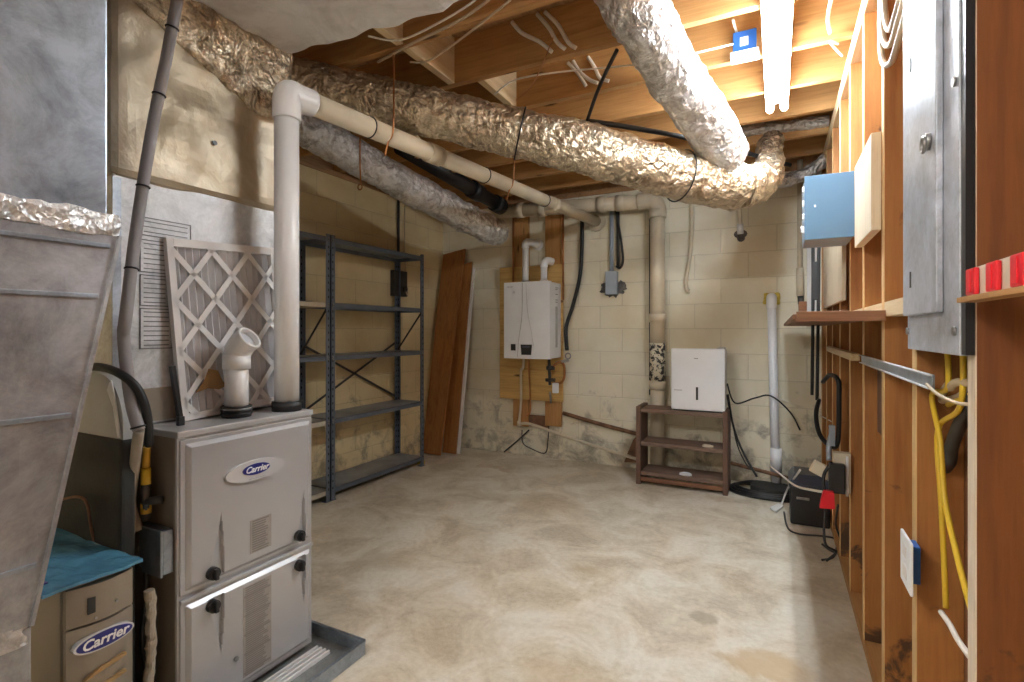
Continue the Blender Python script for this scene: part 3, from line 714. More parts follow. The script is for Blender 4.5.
def lat(x0, y0, dx, dy):
    # clip the lattice strip to the opening
    ts = [0.0, 2.0]
    lo, hi = 0.0, 3.0
    for p, d, mn, mx in ((x0,dx,bw*.5,W-bw*.5), (y0,dy,bw*.5,H-bw*.5)):
        a = (mn-p)/d; b2 = (mx-p)/d
        lo = max(lo, min(a,b2)); hi = min(hi, max(a,b2))
    if hi-lo > .03:
        p = fm @ Vector((x0+dx*lo, y0+dy*lo, -.001)); q = fm @ Vector((x0+dx*hi, y0+dy*hi, -.001))
        mb.bar(p, q, .019, .002, nr_)
pitch = .125
for k in range(-6, 9):
    lat(k*pitch-.75-.0, -.0-1e-3, .62, 1.0) if False else None
for k in range(-8, 9):
    lat(-.4, k*.168-.44, 1.0, 1.22); lat(-.4, k*.168+.56, 1.0, -1.22)
mb.build('lattice', 'card', fl)
mb = MB(); mb.prism([fm @ Vector(q) for q in ((.05,.085,-.004),(.08,.12,-.002),(.10,.16,0),(.13,.15,.002),(.145,.11,0),(.175,.10,-.002),(.13,.085,0),(.09,.095,.001))], nr_*.002); mb.build('torn_patch', 'torn', fl)
bs = MB(); bs.bar(P(180,418,X=-1.655), P(172,366,X=-1.665), .012, .016, (1,0,0)); bs.box((-1.66,.955,FZ1+.001),(-1.645,.975,FZ1+.03),.003)
tag(bs.build('plastic_clip', 'black'), 'small black clip strip standing at the lower left of the white filter', 'clip')

# ================================================================== FOIL DUCTS
def foil_duct(name, pts, r, label, seed, mat='foil', sub=None, amp=.011):
    L = sum((Vector(pts[i+1])-Vector(pts[i])).length for i in range(len(pts)-1))
    sub = int(L/.010/(len(pts)-1))+1
    mb = MB(); mb.tube(pts, r, 64, False, 0, sub, rf=crinkle(amp, 9, 38, seed)(r)); o = mb.build(name, mat)
    return tag(o, label, 'duct')
mA = P(285, 92, Y=1.63); mE = P(735, 186, Y=3.08)
D0 = Vector((-1.95, 1.56, 2.27)); D1 = P(300, 88, Y=1.72); 
md = thing('foil_duct', 'long crumpled foil duct slung diagonally under the joists across the room', 'duct', (-1.0, 2.4, 2.0))
pts = [P(292,82,Y=1.75), P(420,110,Y=2.06), P(520,134,Y=2.31), P(600,153,Y=2.5), P(680,176,Y=2.83), P(738,187,Y=3.10)]
L = sum((pts[i+1]-pts[i]).length for i in range(5))
mb = MB(); mb.tube(pts, .128, 66, False, 0, int(L/5/.010), rf=lambda t, p, a: crinkle(.011,9,38,1)(.112+.016*t)(t,p,a)); mb.build('duct_sleeve', 'foil_gold', md)
for t, r_ in ((2, .135), (4, .143)):
    d = pts[min(t+1,5)]-pts[t-1]; mb = MB(); mb.ring(pts[t]+Vector((0,0,-.0)), d, r_*.93, .004, 36); mb.build('strap', 'rubber', md)
mb = MB(); mb.tube([pts[5], P(760,182,Y=3.25), P(768,165,Y=3.5), P(772,140,Y=3.7)], .10, 50, False, 0, 22, rf=lambda t, p, a: crinkle(.016,9,36,4)(.115-.045*t)(t,p,a)); mb.build('end_boot', 'foil_gold', md)
foil_duct('foil_duct', [P(612,-30,Y=2.0), P(640,15,Y=2.10), P(675,75,Y=2.42), P(708,125,Y=2.75), P(727,158,Y=2.95)], .118, 'shiny foil duct dropping from the near ceiling down to the diagonal duct', 11)
foil_duct('foil_duct', [P(283,112,Y=1.98), P(340,148,Y=2.35), P(400,182,Y=2.78), P(455,212,Y=3.3), P(487,228,Y=3.62), P(497,232,Y=3.8)], .112, 'foil duct sloping above the steel rack towards the rear left corner', 21)
foil_duct('foil_duct', [P(742,131,Y=3.86), P(785,126,Y=3.86), P(829,121,Y=3.86)], .038, 'thin foil pipe running under the far joists towards the stud wall', 31, amp=.009)
foil_duct('foil_duct', [P(772,184,Y=4.2), P(800,176,Y=4.2), P(826,160,Y=4.2)], .045, 'short foil pipe above the back wall behind the blue box', 41, amp=.012)

# ================================================================== RACKS
RB = .0
def make_rack(ya, yb, label, cream=()):
    xa, xb = -3.10, -2.80
    r = thing('storage_rack', label, 'shelf', ((xa+xb)/2, (ya+yb)/2, 0), 'steel shelving racks along the left wall')
    pw = .038
    for (x, sx) in ((xa, 1), (xb, -1)):
        for (y, sy) in ((ya, 1), (yb, -1)):
            mb = MB(); mb.box((x, y, .004), (x+sx*pw, y+sy*.003, 1.88)); mb.box((x, y, .004), (x+sx*.003, y+sy*pw, 1.88))
            k = 0; z = .08
            while z < 1.85:
                mb.box((x-sx*.0006, y+sy*.012, z), (x+sx*.0036, y+sy*.020, z+.016), 0, 1)
                mb.box((x+sx*.012, y-sy*.0006, z), (x+sx*.020, y+sy*.0036, z+.016), 0, 1); z += .05
            mb.build('post', ['slate', 'hole'], r)
            mb = MB(); mb.box((x-sx*.006, y-sy*.006, .0008), (x+sx*.042, y+sy*.042, .006), .001); mb.build('foot', 'slate', r)
    for i, z in enumerate((1.862, 1.400, 1.025, .575, .085)):
        mb = MB(); q = .004
        mb.box((xa+q, ya+q, z-.003), (xb-q, yb-q, z)); 
        mt = 'slate_shelf'
        mb.box((xb-q-.002, ya+q, z-.034), (xb-q, yb-q, z), 0, 1); mb.box((xa+q, ya+q, z-.034), (xa+q+.002, yb-q, z), 0, 1)
        mb.box((xa+q, ya+q, z-.034), (xb-q, ya+q+.002, z), 0, 1); mb.box((xa+q, yb-q-.002, z-.034), (xb-q, yb-q, z), 0, 1)
        mb.build('shelf', [mt, 'cream_steel' if i in cream else 'slate'], r)
        if i == 0 or i == 3 or i == 1 or i == 2:
            mb = MB()
            for y in (ya+.016, yb-.016): 
                for dz in (-.010, -.026): mb.cyl((xb+.0, y, z+dz), (xb+.004, y, z+dz), .005, 8)
            mb.build('bolts', 'steel', r)
    for (p, q) in (((xa-.003, ya+.01, .60), (xa-.003, yb-.01, 1.10)), ((xa-.003, ya+.01, 1.10), (xa-.003, yb-.01, .60))):
        mb = MB(); mb.bar(p, q, .003, .018, (0,0,1)); mb.build('brace', 'iron', r)
    for y in (yb-.006,):
        mb = MB(); mb.bar((xa+.01, y, 1.03), (xb-.01, y, 1.38), .003, .016, (0,0,1)); mb.build('brace', 'iron', r)
    return r
make_rack(2.672, 3.75, 'open slate-blue steel rack with five empty shelves, standing farther from the furnace')
make_rack(1.63, 2.664, 'steel rack with cream shelf edges half hidden behind the furnace exhaust pipe', (1, 3, 4))
# timbers leaning in the corner
def plank(name, b0, b1, t0, t1, th, mat, label, grp=None):
    b0, b1, t0, t1 = [Vector(q) for q in (b0, b1, t0, t1)]
    n = (b1-b0).cross(t0-b0).normalized(); 
    if n.y < 0: n = -n
    mb = MB(); mb.prism([b0, b1, t1, t0], n*th); return tag(mb.build(name, mat), label, 'board', grp)
plank('leaning_board', (-3.085, 4.10, .01), (-2.87, 4.09, .01), (-3.07, 4.44, 1.99), (-2.80, 4.43, 2.03), .022, 'red_wood', 'wide varnished reddish board leaning in the rear corner, nearest to the rack')
plank('leaning_board', (-2.92, 4.21, .01), (-2.77, 4.21, .01), (-2.90, 4.46, 1.86), (-2.74, 4.465, 1.90), .02, 'red_wood', 'narrower brown board behind the wide varnished board in the rear corner')
plank('leaning_board', (-2.765, 4.23, .01), (-2.74, 4.23, .01), (-2.735, 4.47, 1.84), (-2.71, 4.47, 1.84), .02, 'card', 'thin white batten leaning upright at the right of the brown boards')

# switch box and conduit behind the rack on the left wall
lb2 = thing('switch_box', 'small grey electrical box on the left wall seen through the rack', 'electrical box', (XL, 3.9, 1.4))
a = P(391, 270, X=XL+.01); c = P(404, 297, X=XL+.01)
mb = MB(); mb.box((XL+.001, a.y, c.z), (XL+.05, c.y, a.z), .004); mb.build('box', 'iron', lb2)
mb = MB(); mb.cyl((XL+.05, c.y-.04, c.z+.07), (XL+.062, c.y-.04, c.z+.07), .03); mb.build('socket', 'black', lb2)
mb = MB(); mb.cyl((XL+.02, (a.y+c.y)/2, a.z), (XL+.02, (a.y+c.y)/2, 2.42), .012); mb.build('conduit', 'iron', lb2)
mb = MB(); mb.tube([(XL+.052, c.y-.04, c.z+.07), (XL+.07, c.y-.02, c.z+.01), (XL+.05, c.y+.0, c.z+.1), (XL+.02, c.y, c.z+.4), (XL+.02, c.y, 2.42)], .005, 8); mb.build('cord', 'tan_wire', lb2)

# ================================================================== BACK WALL
wh_board = thing('mounting_board', 'yellow plywood and upright timbers fixed to the back wall behind the water heater', 'board', (-1.99, YB, .75))
a = P(500, 268, Y=YB-.05); c = P(563, 402, Y=YB-.05)
for (xa_, xb_) in ((513, 528), (545, 561)):
    p = P(xa_, 215, Y=YB-.04); q = P(xb_, 427, Y=YB-.04)
    mb = MB(); mb.box((p.x, YB-.039, q.z), (q.x, YB-.001, 2.40), .002); mb.build('upright', 'pine_z', wh_board)
mb = MB(); mb.box((a.x, YB-.058, c.z), (c.x, YB-.040, a.z), .002); mb.build('plywood', 'ply', wh_board)
p = P(528, 415, Y=YB-.04); q = P(548, 428, Y=YB-.04)
mb = MB(); mb.box((p.x+.005, YB-.03, q.z), (q.x+.0, YB-.001, p.z), .002); mb.build('crosspiece', 'rust', wh_board)

WY = 4.17; wxa, wxb, wza, wzb = -2.222, -1.768, .952, 1.64
wh = thing('water_heater', 'white wall-hung tankless water heater with black display on the back wall', 'water heater', (-1.995, 4.3, wza))
mb = MB(); mb.box((wxa+.004, WY+.03, wza+.004), (wxb-.004, YB-.06, wzb-.004), .01); mb.build('casing', 'white', wh)
mb = MB(); n = 12; pf = []
for i in range(n+1):
    t = i/n; pf.append((wxa+(wxb-wxa)*t, WY+.012*(2*t-1)**2+.0, 0))
poly = [Vector((wxa, WY+.05, wza))]+[Vector((x, y, wza)) for x, y, _ in pf]+[Vector((wxb, WY+.05, wza))]
mb.prism(poly, (0,0,wzb-wza)); fc = mb.build('front_cover', 'white', wh)
def wf(x, y): 
    q = P(x, y, Y=WY); return Vector((q.x, WY+.012*(2*(q.x-wxa)/(wxb-wxa)-1)**2-.002, q.z))
mb = MB(); mb.tube([wf(522.5,283), wf(522,315), wf(519,338), wf(517.5,357)], .0035, 6); mb.tube([wf(526,283), wf(527.5,310), wf(531,330), wf(533.5,346)], .002, 6); mb.build('front_ridge', 'silver_light', fc)
p = wf(521, 344.5); q = wf(532, 355)
mb = MB(); mb.prism([(p.x, WY-.008, p.z), (q.x, WY-.008, p.z), (q.x-.008, WY-.008, q.z), (p.x+.008, WY-.008, q.z)], (0,.012,0)); mb.build('display', 'black', fc)
mb = MB(); mb.box((p.x+.018, WY-.0095, p.z-.028), (q.x-.018, WY-.008, p.z-.012)); mb.build('display_window', 'navy', fc)
p = wf(511, 344); q = wf(515.5, 350.5); mb = MB(); mb.box((p.x, WY-.004, q.z), (q.x, WY+.004, p.z)); mb.build('info_label', 'black', fc)
p = wf(513.5, 292.5); text('logo', 'N', .028, (p.x, WY-.0025, p.z), (1,0,0), (0,0,1), 'grey_text', fc, .0006, .4)
p = wf(510, 289.5); text('lettering', 'NAVIEN', .016, (p.x, WY-.0025, p.z+.022), (1,0,0), (0,0,1), 'grey_text', fc, .0006)
mb = MB()
for (dz, w) in ((.05,.07), (.065,.05), (.11,.06), (.16,.05), (.18,.05)):
    mb.box((wxb-.004, WY+.15, wzb-dz-.004), (wxb-.0028, WY+.15+w, wzb-dz+.004))
mb.build('side_print', 'grey_text', wh)
mb = MB(); mb.box((wxb-.0045, WY+.15, wza+.10), (wxb-.003, WY+.20, wzb-.22)); mb.build('side_label', 'silver_light', wh)
# intake and exhaust stubs of the heater
p = P(525, 277, Y=4.36); v1 = P(525.5, 248, Y=4.36)
for (x_, zt, nm) in ((525.5, 246, 0), (544, 265, 1)):
    b0 = P(x_, 285, Y=4.36); b0.z = wzb-.002; t0 = P(x_, zt, Y=4.36); wl = Vector((t0.x+.06, YB-.001, t0.z+.03))
    if nm: wl = Vector((t0.x+.05, YB-.061, t0.z+.03))
    o = thing('vent_stub', ('tall' if nm == 0 else 'short')+' white elbow vent on top of the white water heater, '+('left' if nm == 0 else 'right')+' of the two', 'pipe', b0)
    mb = MB(); mb.cyl(b0, t0, .030, 20); mb.build('pipe', 'pvc', o)
    mb = MB(); mb.tube([t0-Vector((0,0,.02)), t0+Vector((.003,.0,.02)), t0+Vector((.02,.03,.04)), wl-Vector((0,.02,0)) if nm == 0 else t0+Vector((.05,.08,.035))], .035, 20); mb.build('elbow', 'pvc', o)
    mb = MB(); mb.cyl(b0+Vector((0,0,.003)), b0+Vector((0,0,.03)), .038, 20); mb.build('collar', 'steel' if nm == 0 else 'pvc', o)
    if nm == 0: mb = MB(); mb.disc(Vector((wl.x, YB-.012, wl.z)), (0,1,0), .055, .055, .011); mb.build('flange', 'pvc', o)
# copper pipes up the timbers
for (x_, ylo) in ((513, 283), (563, 300)):
    p = P(x_, ylo, Y=YB-.075); mb = MB(); mb.tube([(p.x, YB-.072, p.z), (p.x, YB-.072, 2.35)], .009, 10, spline=False)
    tag(mb.build('copper_pipe', 'copper'), 'thin copper pipe running up the timber '+('left' if x_ < 530 else 'right')+' of the water heater vents', 'pipe')
# pipework under the heater
uw = thing('heater_pipework', 'copper and steel valve cluster hanging under the white water heater', 'pipe', (-1.9, 4.4, .7))
def pb(x, y, off): return P(x, y, Y=YB-off)
p = pb(549, 358, .2); 
mb = MB(); mb.cyl(Vector((p.x, YB-.2, wza)), pb(550, 385, .2), .014); mb.cyl(pb(547,368,.2), pb(554,368,.2), .020); mb.cyl(pb(546,380,.2), pb(555,380,.2), .016); mb.build('valve_body', 'iron', uw)
mb = MB(); mb.tube([pb(553,366,.2), pb(560,362,.17), pb(564,366,.14), pb(564,378,.12), pb(560,383,.12), pb(554,383,.13)], .012, 12); mb.build('copper_bend', 'copper', uw)
mb = MB(); mb.ring(pb(568,356,.15), (0,1,0), .025, .006); mb.cyl(pb(556,363,.16), pb(569,360,.16), .013); mb.build('gas_valve', 'steel', uw)
mb = MB(); mb.box(pb(552,383,.17), pb(559,393,.13), .006); mb.build('white_device', 'white', uw)
mb = MB(); mb.tube([pb(529,360,.12), pb(529,372,.12), pb(530,395,.1), pb(530,412,.08), pb(526,416,.06)], .008, 10); mb.build('copper_drop', 'copper', uw)
mb = MB(); mb.tube([pb(550,392,.16), pb(551,403,.14)], .01, 10, spline=False); mb.build('tail_pipe', 'steel', uw)
cl = thing('drain_tube', 'thin cream condensate pipe dropping from the water heater and sloping along the wall', 'pipe', pb(522,425,.1))
p = pb(524, 361, .18)
mb = MB(); mb.tube([Vector((p.x, p.y, wza)), pb(523,368,.17), pb(521,372,.12), pb(521,400,.10), pb(519,424,.10)], .012, 12); mb.build('drop', 'pvc_old', cl)
mb = MB(); mb.tube([pb(519,425,.10), pb(530,424,.10), pb(570,438,.10), pb(643,461,.10)], .014, 12, sub=4); mb.build('run', 'pvc_old', cl)
mb = MB(); mb.cyl(pb(519,421,.10), pb(519,427,.10), .018); mb.build('elbow', 'pvc_old', cl)
mb = MB(); mb.tube([pb(563,413,.03), pb(600,424,.03), pb(645,436,.03)], .018, 12); tag(mb.build('rusty_pipe', 'rust'), 'rusty brown pipe sloping down the back wall towards the low wooden shelf', 'pipe')
mb = MB(); mb.tube([P(504,452,Y=4.44), pb(516,442,.03), pb(529,430,.03)], .007, 8); tag(mb.build('black_cable', 'rubber'), 'dark cable slanting from the floor up to the bottom of the drain pipe bend', 'cable')
mb = MB(); mb.tube([pb(522,430,.03), pb(523,443,.03), pb(532,449,.03), pb(545,453,.03), pb(548,440,.03), pb(549,424,.03)], .005, 8); tag(mb.build('black_cable', 'rubber'), 'thin black cable hanging in a loop below the water heater timbers', 'cable')
# black hose right of heater
mb = MB(); mb.tube([pb(582,205,.06), pb(582,240,.05), pb(580,275,.05), pb(573,305,.06), pb(566,328,.09), pb(567,350,.14)], .0175, 14); tag(mb.build('black_hose', 'rubber'), 'black hose hanging down the back wall to the right side of the water heater', 'hose')

# grey conduit with box
cb_ = thing('conduit_box', 'grey conduit ending in a small grey box on the back wall, dark patch around', 'electrical box', pb(613,295,0))
mb = MB(); mb.cyl(pb(611.5,205,.03), pb(611.5,272,.03), .018); mb.build('conduit', 'steel_box', cb_)
mb = MB(); mb.cyl(pb(618,207,.03), pb(618,268,.03), .014); mb.build('black_conduit', 'iron', cb_)
a = pb(606.5, 272, .05); c = pb(617, 294, .05); mb = MB(); mb.box((a.x, YB-.07, c.z), (c.x, YB-.006, a.z), .005); mb.build('box', 'steel_box', cb_)
mb = MB(); mb.box((a.x-.003, YB-.075, c.z-.003), (c.x+.003, YB-.07, a.z+.003), .002); mb.build('cover', 'steel_box', cb_)
rnd = random.Random(5); q = pb(612.5, 290, .006); poly = []
for i in range(34):
    an = 2*PI*i/34; rr = 1+rnd.uniform(-.22, .22)+.25*abs(math.cos(an))
    poly.append(q+Vector((.092*rr*math.cos(an), 0, .062*rr*math.sin(an)+(.02 if abs(math.cos(an)) > .6 else 0))))
mb = MB(); mb.prism(poly, (0,.005,0)); mb.build('mortar_patch', 'mortar_patch', cb_)
mb = MB(); mb.tube([pb(616,210,.045), pb(621,240,.05), pb(623,260,.05), pb(620,268,.05), pb(616,266,.05)], .010, 10); mb.build('cable_loop', 'rubber', cb_)

# main drain pipe
dp = thing('drain_pipe', 'thick cream drain pipe running along the back wall and down behind the low shelf', 'pipe', P(657,470,Y=4.36))
DY = 4.40
h0 = P(497, 212, Y=DY-.05); h1 = P(640, 199, Y=DY); vx = P(657.5, 300, Y=DY).x
zt = P(657, 200, Y=DY).z
mb = MB(); mb.cyl(h0, Vector((vx-.12, DY, zt+.0)), .062, 28); mb.build('horizontal_run', 'pvc_cream', dp)
mb = MB(); mb.tube([(vx-.16, DY, zt), (vx-.09, DY, zt+.001), (vx-.03, DY, zt-.018), (vx, DY, zt-.075), (vx, DY, zt-.14)], .070, 26, sub=5); mb.build('elbow', 'pvc_cream', dp)
for (t) in (.18, .34, .74, .86):
    q = h0.lerp(Vector((vx-.12, DY, zt)), t); d_ = (Vector((vx-.12, DY, zt))-h0).normalized(); mb = MB(); mb.cyl(q-d_*.035, q+d_*.035, .070, 24); mb.build('collar', 'pvc_cream', dp)
z1 = P(657, 343, Y=DY).z; z2 = P(657, 384, Y=DY).z
mb = MB(); mb.cyl((vx, DY, zt-.10), (vx, DY, z1), .060, 28); mb.build('upper_drop', 'pvc_cream', dp)
mb = MB(); mb.cyl((vx, DY, z1), (vx, DY, z2), .064, 28); mb.build('flaking_section', 'flaking', dp)
mb = MB(); mb.cyl((vx, DY, z2), (vx, DY, .001), .058, 28); mb.build('lower_drop', 'pvc_cream', dp)
for yy in (214, 318, 385):
    z = P(657, yy, Y=DY).z; mb = MB(); mb.cyl((vx, DY, z-.035), (vx, DY, z+.035), .071, 26); mb.build('collar', 'pvc_cream', dp)
mb = MB(); mb.tube([(vx-.085, YB-.012, zt-.08), (vx-.085, YB-.012, .65)], .008, 8, spline=False); tag(mb.build('black_cable', 'rubber'), 'straight black cable down the wall beside the vertical drain pipe', 'cable')
# black ABS pipe
bp = thing('black_pipe', 'fat black waste pipe under the joists between the two diagonal ducts', 'pipe', (-1.9, 3.7, 2.1))
q0 = P(400, 146, Y=2.95); q1 = P(500, 206, Y=4.28)
mb = MB(); mb.cyl(q0, q1, .062, 24); mb.build('pipe', 'black', bp)
d_ = (q1-q0).normalized()
for t in (.7, .97):
    q = q0.lerp(q1, t); mb = MB(); mb.cyl(q-d_*.06, q+d_*.06, .078, 24); mb.build('hub', 'black', bp)

# hanging tube, stub, wall pipes
mb = MB(); mb.tube([pb(691,193,.03), pb(692,225,.03), pb(690,255,.03), pb(686,280,.03), pb(687,290,.03), pb(690,291,.03)], .017, 12); tag(mb.build('hanging_tube', 'pvc_old'), 'curved cream tube hanging down the back wall between the drain pipe and stub', 'pipe')
sb = thing('pipe_stub', 'short grey pipe stub entering the back wall through a dark ragged hole', 'pipe', pb(740,236,0))
mb = MB(); mb.tube([pb(739,200,.05), pb(740,222,.05), pb(740.5,233,.03)], .017, 14); mb.build('pipe', 'pvc_cream', sb)
mb = MB(); mb.cyl(pb(740,224,.05), pb(740.5,234,.04), .024); mb.build('fitting', 'pvc', sb)
mb = MB(); mb.disc(pb(740.5,234,.006), (0,1,0), .05, .035, .005, 12); mb.disc(pb(741,238,.007), (0,1,0), .03, .03, .006, 12); mb.build('ragged_hole', 'mortar_patch', sb)
sp_ = thing('standpipe', 'white upright plastic pipe with yellow foam at its top on the back wall', 'pipe', P(775,478,Y=4.42))
SY = 4.42; t_ = P(771.5, 303, Y=SY); bt = P(776, 478, Y=SY)
mb = MB(); mb.cyl((t_.x, SY, t_.z), (bt.x, SY, .001), .031, 22); mb.build('pipe', 'white', sp_)
mb = MB(); mb.tube([(t_.x, SY, t_.z-.04), (t_.x, SY, t_.z+.01), (t_.x, SY+.02, t_.z+.04), (t_.x, YB-.01, t_.z+.045)], .037, 18); mb.build('elbow', 'pvc', sp_)
crinkle_box((t_.x-.058, YB-.03, t_.z-.01), (t_.x+.058, YB-.002, t_.z+.085), .008, .006, 20, 60, .014, 6).build('foam_patch', 'foam_yellow', sp_)
z = P(776, 455, Y=SY).z; mb = MB(); mb.cyl((bt.x+.0, SY, z-.12), (bt.x, SY, z+.05), .040, 22); mb.build('lower_sleeve', 'white', sp_)
sv = thing('wall_pipe', 'thin cream pipe running down the back wall beside the blue box', 'pipe', pb(801,300,0))
mb = MB(); mb.cyl(pb(800,160,.04), pb(800,292,.04), .018); mb.build('pipe', 'pvc_old', sv)
mb = MB(); mb.cyl(pb(800,268,.04), pb(800,296,.04), .026); mb.build('coupling', 'pvc_old', sv)
mb = MB(); mb.cyl(pb(800.5,296,.04), pb(801,304,.04), .021); mb.build('tip', 'iron', sv)
p = pb(807,248,.02); q = pb(819,312,.02); mb = MB(); mb.box((p.x, YB-.03, q.z-.1), (q.x, YB-.002, 2.1), .002); tag(mb.build('white_board', 'card'), 'narrow white board upright in the far right corner of the back wall', 'board')

mb = MB(); q0 = pb(640,432,.05); q1 = pb(640,463,.05); q2 = pb(624,462,.05)
mb.prism([q0, q1, q2, pb(633,440,.05)], (0, .045, 0)); tag(mb.build('wood_scrap', 'rust'), 'brown wedge-shaped wood scrap against the wall left of the low shelf', 'board')
q = P(421, 464, Z=0); mb = MB(); mb.box((q.x-.03, q.y-.02, .001), (q.x+.03, q.y+.02, .03), .006); tag(mb.build('yellow_block', 'foam_yellow'), 'small yellow block on the floor by the far foot of the steel rack', 'block')
# low shelf unit + dehumidifier
LX0, LX1, LY0, LY1, LZ = -.985, -.318, 4.06, 4.325, .585
ls = thing('low_shelf', 'low dark wooden open shelf unit standing against the back wall', 'shelf', ((LX0+LX1)/2, 4.2, 0))
for x in (LX0, LX1-.035):
    mb = MB(); mb.box((x, LY0, .001), (x+.035, LY1, LZ+.025), .003); mb.build('side_panel', 'dark_wood', ls)
for z in (LZ-.02, .305, .075):
    mb = MB(); mb.box((LX0+.036, LY0+.01, z), (LX1-.036, LY1-.005, z+.028), .002); mb.build('shelf', 'dark_wood_x', ls)
mb = MB(); mb.box((LX0+.036, LY0+.005, .03), (LX1-.036, LY0+.02, .06), .002); mb.build('toe_rail', 'brown_wood', ls)
mb = MB(); mb.disc((-.62, 4.11, .104), (0,0,1), .045, .028, .012, up=(0,1,0)); mb.ring((-.62, 4.11, .116), (0,0,1), .034, .004); tag(mb.build('dish', 'white'), 'small white oval dish on the lowest board of the dark low shelf', 'dish')
mb = MB(); mb.disc((-.46, 4.11, .334), (0,0,1), .04, .02, .012, up=(0,1,0)); mb.box((-.49, 4.10, .346), (-.44, 4.12, .352), .002); tag(mb.build('soap_block', 'cream_box'), 'small pale flat block on the middle board of the dark low shelf', 'block')
a = P(671, 412, Y=4.09); c = P(725, 349, Y=4.09)
dh = thing('dehumidifier', 'white slim dehumidifier with dark vertical slot on top of the low shelf', 'dehumidifier', ((a.x+c.x)/2, 4.2, LZ+.008))
zb = LZ+.0085; zt2 = c.z
mb = MB(); mb.box((a.x+.006, 4.12, zb+.008), (c.x-.002, 4.30, zt2-.004), .014); mb.build('rear_housing', 'card', dh)
mb = MB(); mb.box((a.x, 4.09, zb+.01), (c.x, 4.125, zt2), .010); fp = mb.build('front_panel', 'white', dh)
mb = MB(); mb.box((a.x+.01, 4.10, zb), (c.x-.01, 4.29, zb+.012)); mb.build('base', 'black', dh)
mb = MB(); p = P(697, 400, Y=4.09); q = P(697, 388.5, Y=4.09); mb.box((p.x-.008, 4.0875, p.z), (p.x+.008, 4.091, q.z+.01), .001); mb.build('water_slot', 'black', fp)
p = P(696, 358.5, Y=4.09); mb = MB(); mb.box((p.x-.014, 4.0885, p.z-.003), (p.x+.014, 4.0905, p.z+.003)); mb.build('logo', 'grey_text', fp)
p = P(678, 390, Y=4.09); mb = MB(); mb.box((p.x-.03, 4.0885, p.z-.003), (p.x+.03, 4.0905, p.z+.004)); mb.build('faint_print', 'silver_light', fp)
mb = MB(); mb.box((c.x-.06, 4.14, zt2-.006), (c.x-.01, 4.27, zt2+.006), .003); mb.build('control_pad', 'silver_light', dh)
# cords from the dehumidifier
mb = MB(); mb.tube([Vector((c.x+.002, 4.25, .80)), P(735,403,Y=4.3), P(755,398,Y=4.35), P(771,396,Y=4.36), P(790,412,Y=4.4), P(800,430,Y=4.45)], .006, 8); tag(mb.build('power_cord', 'rubber'), 'black cord arching from the dehumidifier past the white standpipe', 'cable')
mb = MB(); mb.tube([Vector((c.x+.004, 4.22, .72)), P(733,425,Y=4.25), P(742,450,Y=4.22), P(757,477,Y=4.15)], .008, 8); mb.tube([Vector((c.x+.01, 4.24, .72)), P(736,440,Y=4.3), P(745,462,Y=4.3), P(752,470,Y=4.28)], .005, 8); tag(mb.build('drain_hose', 'rubber'), 'black drain hose from the dehumidifier down to the coil on the floor', 'hose')
mb = MB(); mb.tube([P(731,463,Y=4.40), P(750,468,Y=4.38), P(792,479,Y=4.34)], .014, 10); tag(mb.build('floor_pipe', 'rust'), 'brown pipe lying low between the shelf unit and the standpipe', 'pipe')
mb = MB(); mb.tube([P(770,395,Y=4.50), P(795,405,Y=4.50), P(815,413,Y=4.50), P(838,425,Y=3.6)], .003, 6); tag(mb.build('thin_wire', 'white_wire'), 'thin white wire sagging across the back wall towards the stud wall', 'cable')

# sump corner
hc = thing('hose_coil', 'coil of black hose lying on the floor around the standpipe foot', 'hose', P(768,488,Z=0))
c0 = P(768, 491, Z=0.02)
mb = MB(); pts = []
for i in range(90):
    a_ = i/90*2*PI*3.2; rr = .27-.022*(i/28); pts.append((c0.x+rr*math.cos(a_), c0.y+.0+rr*.72*math.sin(a_), .014+.011*(i//28)+.004*math.sin(i*.7)))
mb.tube(pts, .0125, 10, sub=1, spline=False); mb.build('hose', 'rubber', hc)
mb = MB(); mb.disc((c0.x+.03, c0.y+.03, .001), (0,0,1), .15, .12, .05, up=(0,1,0)); mb.build('basin_lid', 'blacksoft', hc)
BB = P(788, 524, Z=0); BB2 = P(836, 527, Z=0)
by0 = 2.98; 
by0 = BB.y; bxa = BB.x; bxb = min(BB2.x*by0/BB2.y, .245)
bb = thing('battery_box', 'black box with charcoal lid on the floor near the stud wall', 'box', ((bxa+bxb)/2, by0+.15, 0))
ztop = P(800, 488, Y=by0).z
bxa = P(789,524,Y=by0).x; bxb = P(832,524,Y=by0).x
mb = MB(); mb.box((bxa+.008, by0+.008, .001), (bxb-.008, by0+.30, ztop), .012); mb.build('tub', 'black', bb)
mb = MB()
lo_ = [(bxa, by0, ztop), (bxb, by0, ztop), (bxb, by0+.308, ztop), (bxa, by0+.308, ztop)]
md_ = [(q[0], q[1], q[2]+.022) for q in lo_]
tp = [(bxa+.03, by0+.06, ztop+.07), (bxb-.03, by0+.06, ztop+.07), (bxb-.03, by0+.27, ztop+.07), (bxa+.03, by0+.27, ztop+.07)]
F_ = [[3,2,1,0]]
for k in range(4): F_ += [[k, (k+1)%4, (k+1)%4+4, k+4], [k+4, (k+1)%4+4, (k+1)%4+8, k+8]]
mb._new(lo_+md_+tp, F_+[[8,9,10,11]]); mb.build('lid', 'navy', bb)
p = P(803, 499, Y=by0); mb = MB(); mb.box((p.x-.035, by0+.002, p.z-.008), (p.x+.035, by0+.010, p.z+.008), .003); mb.build('handle_slot', 'steel', bb)
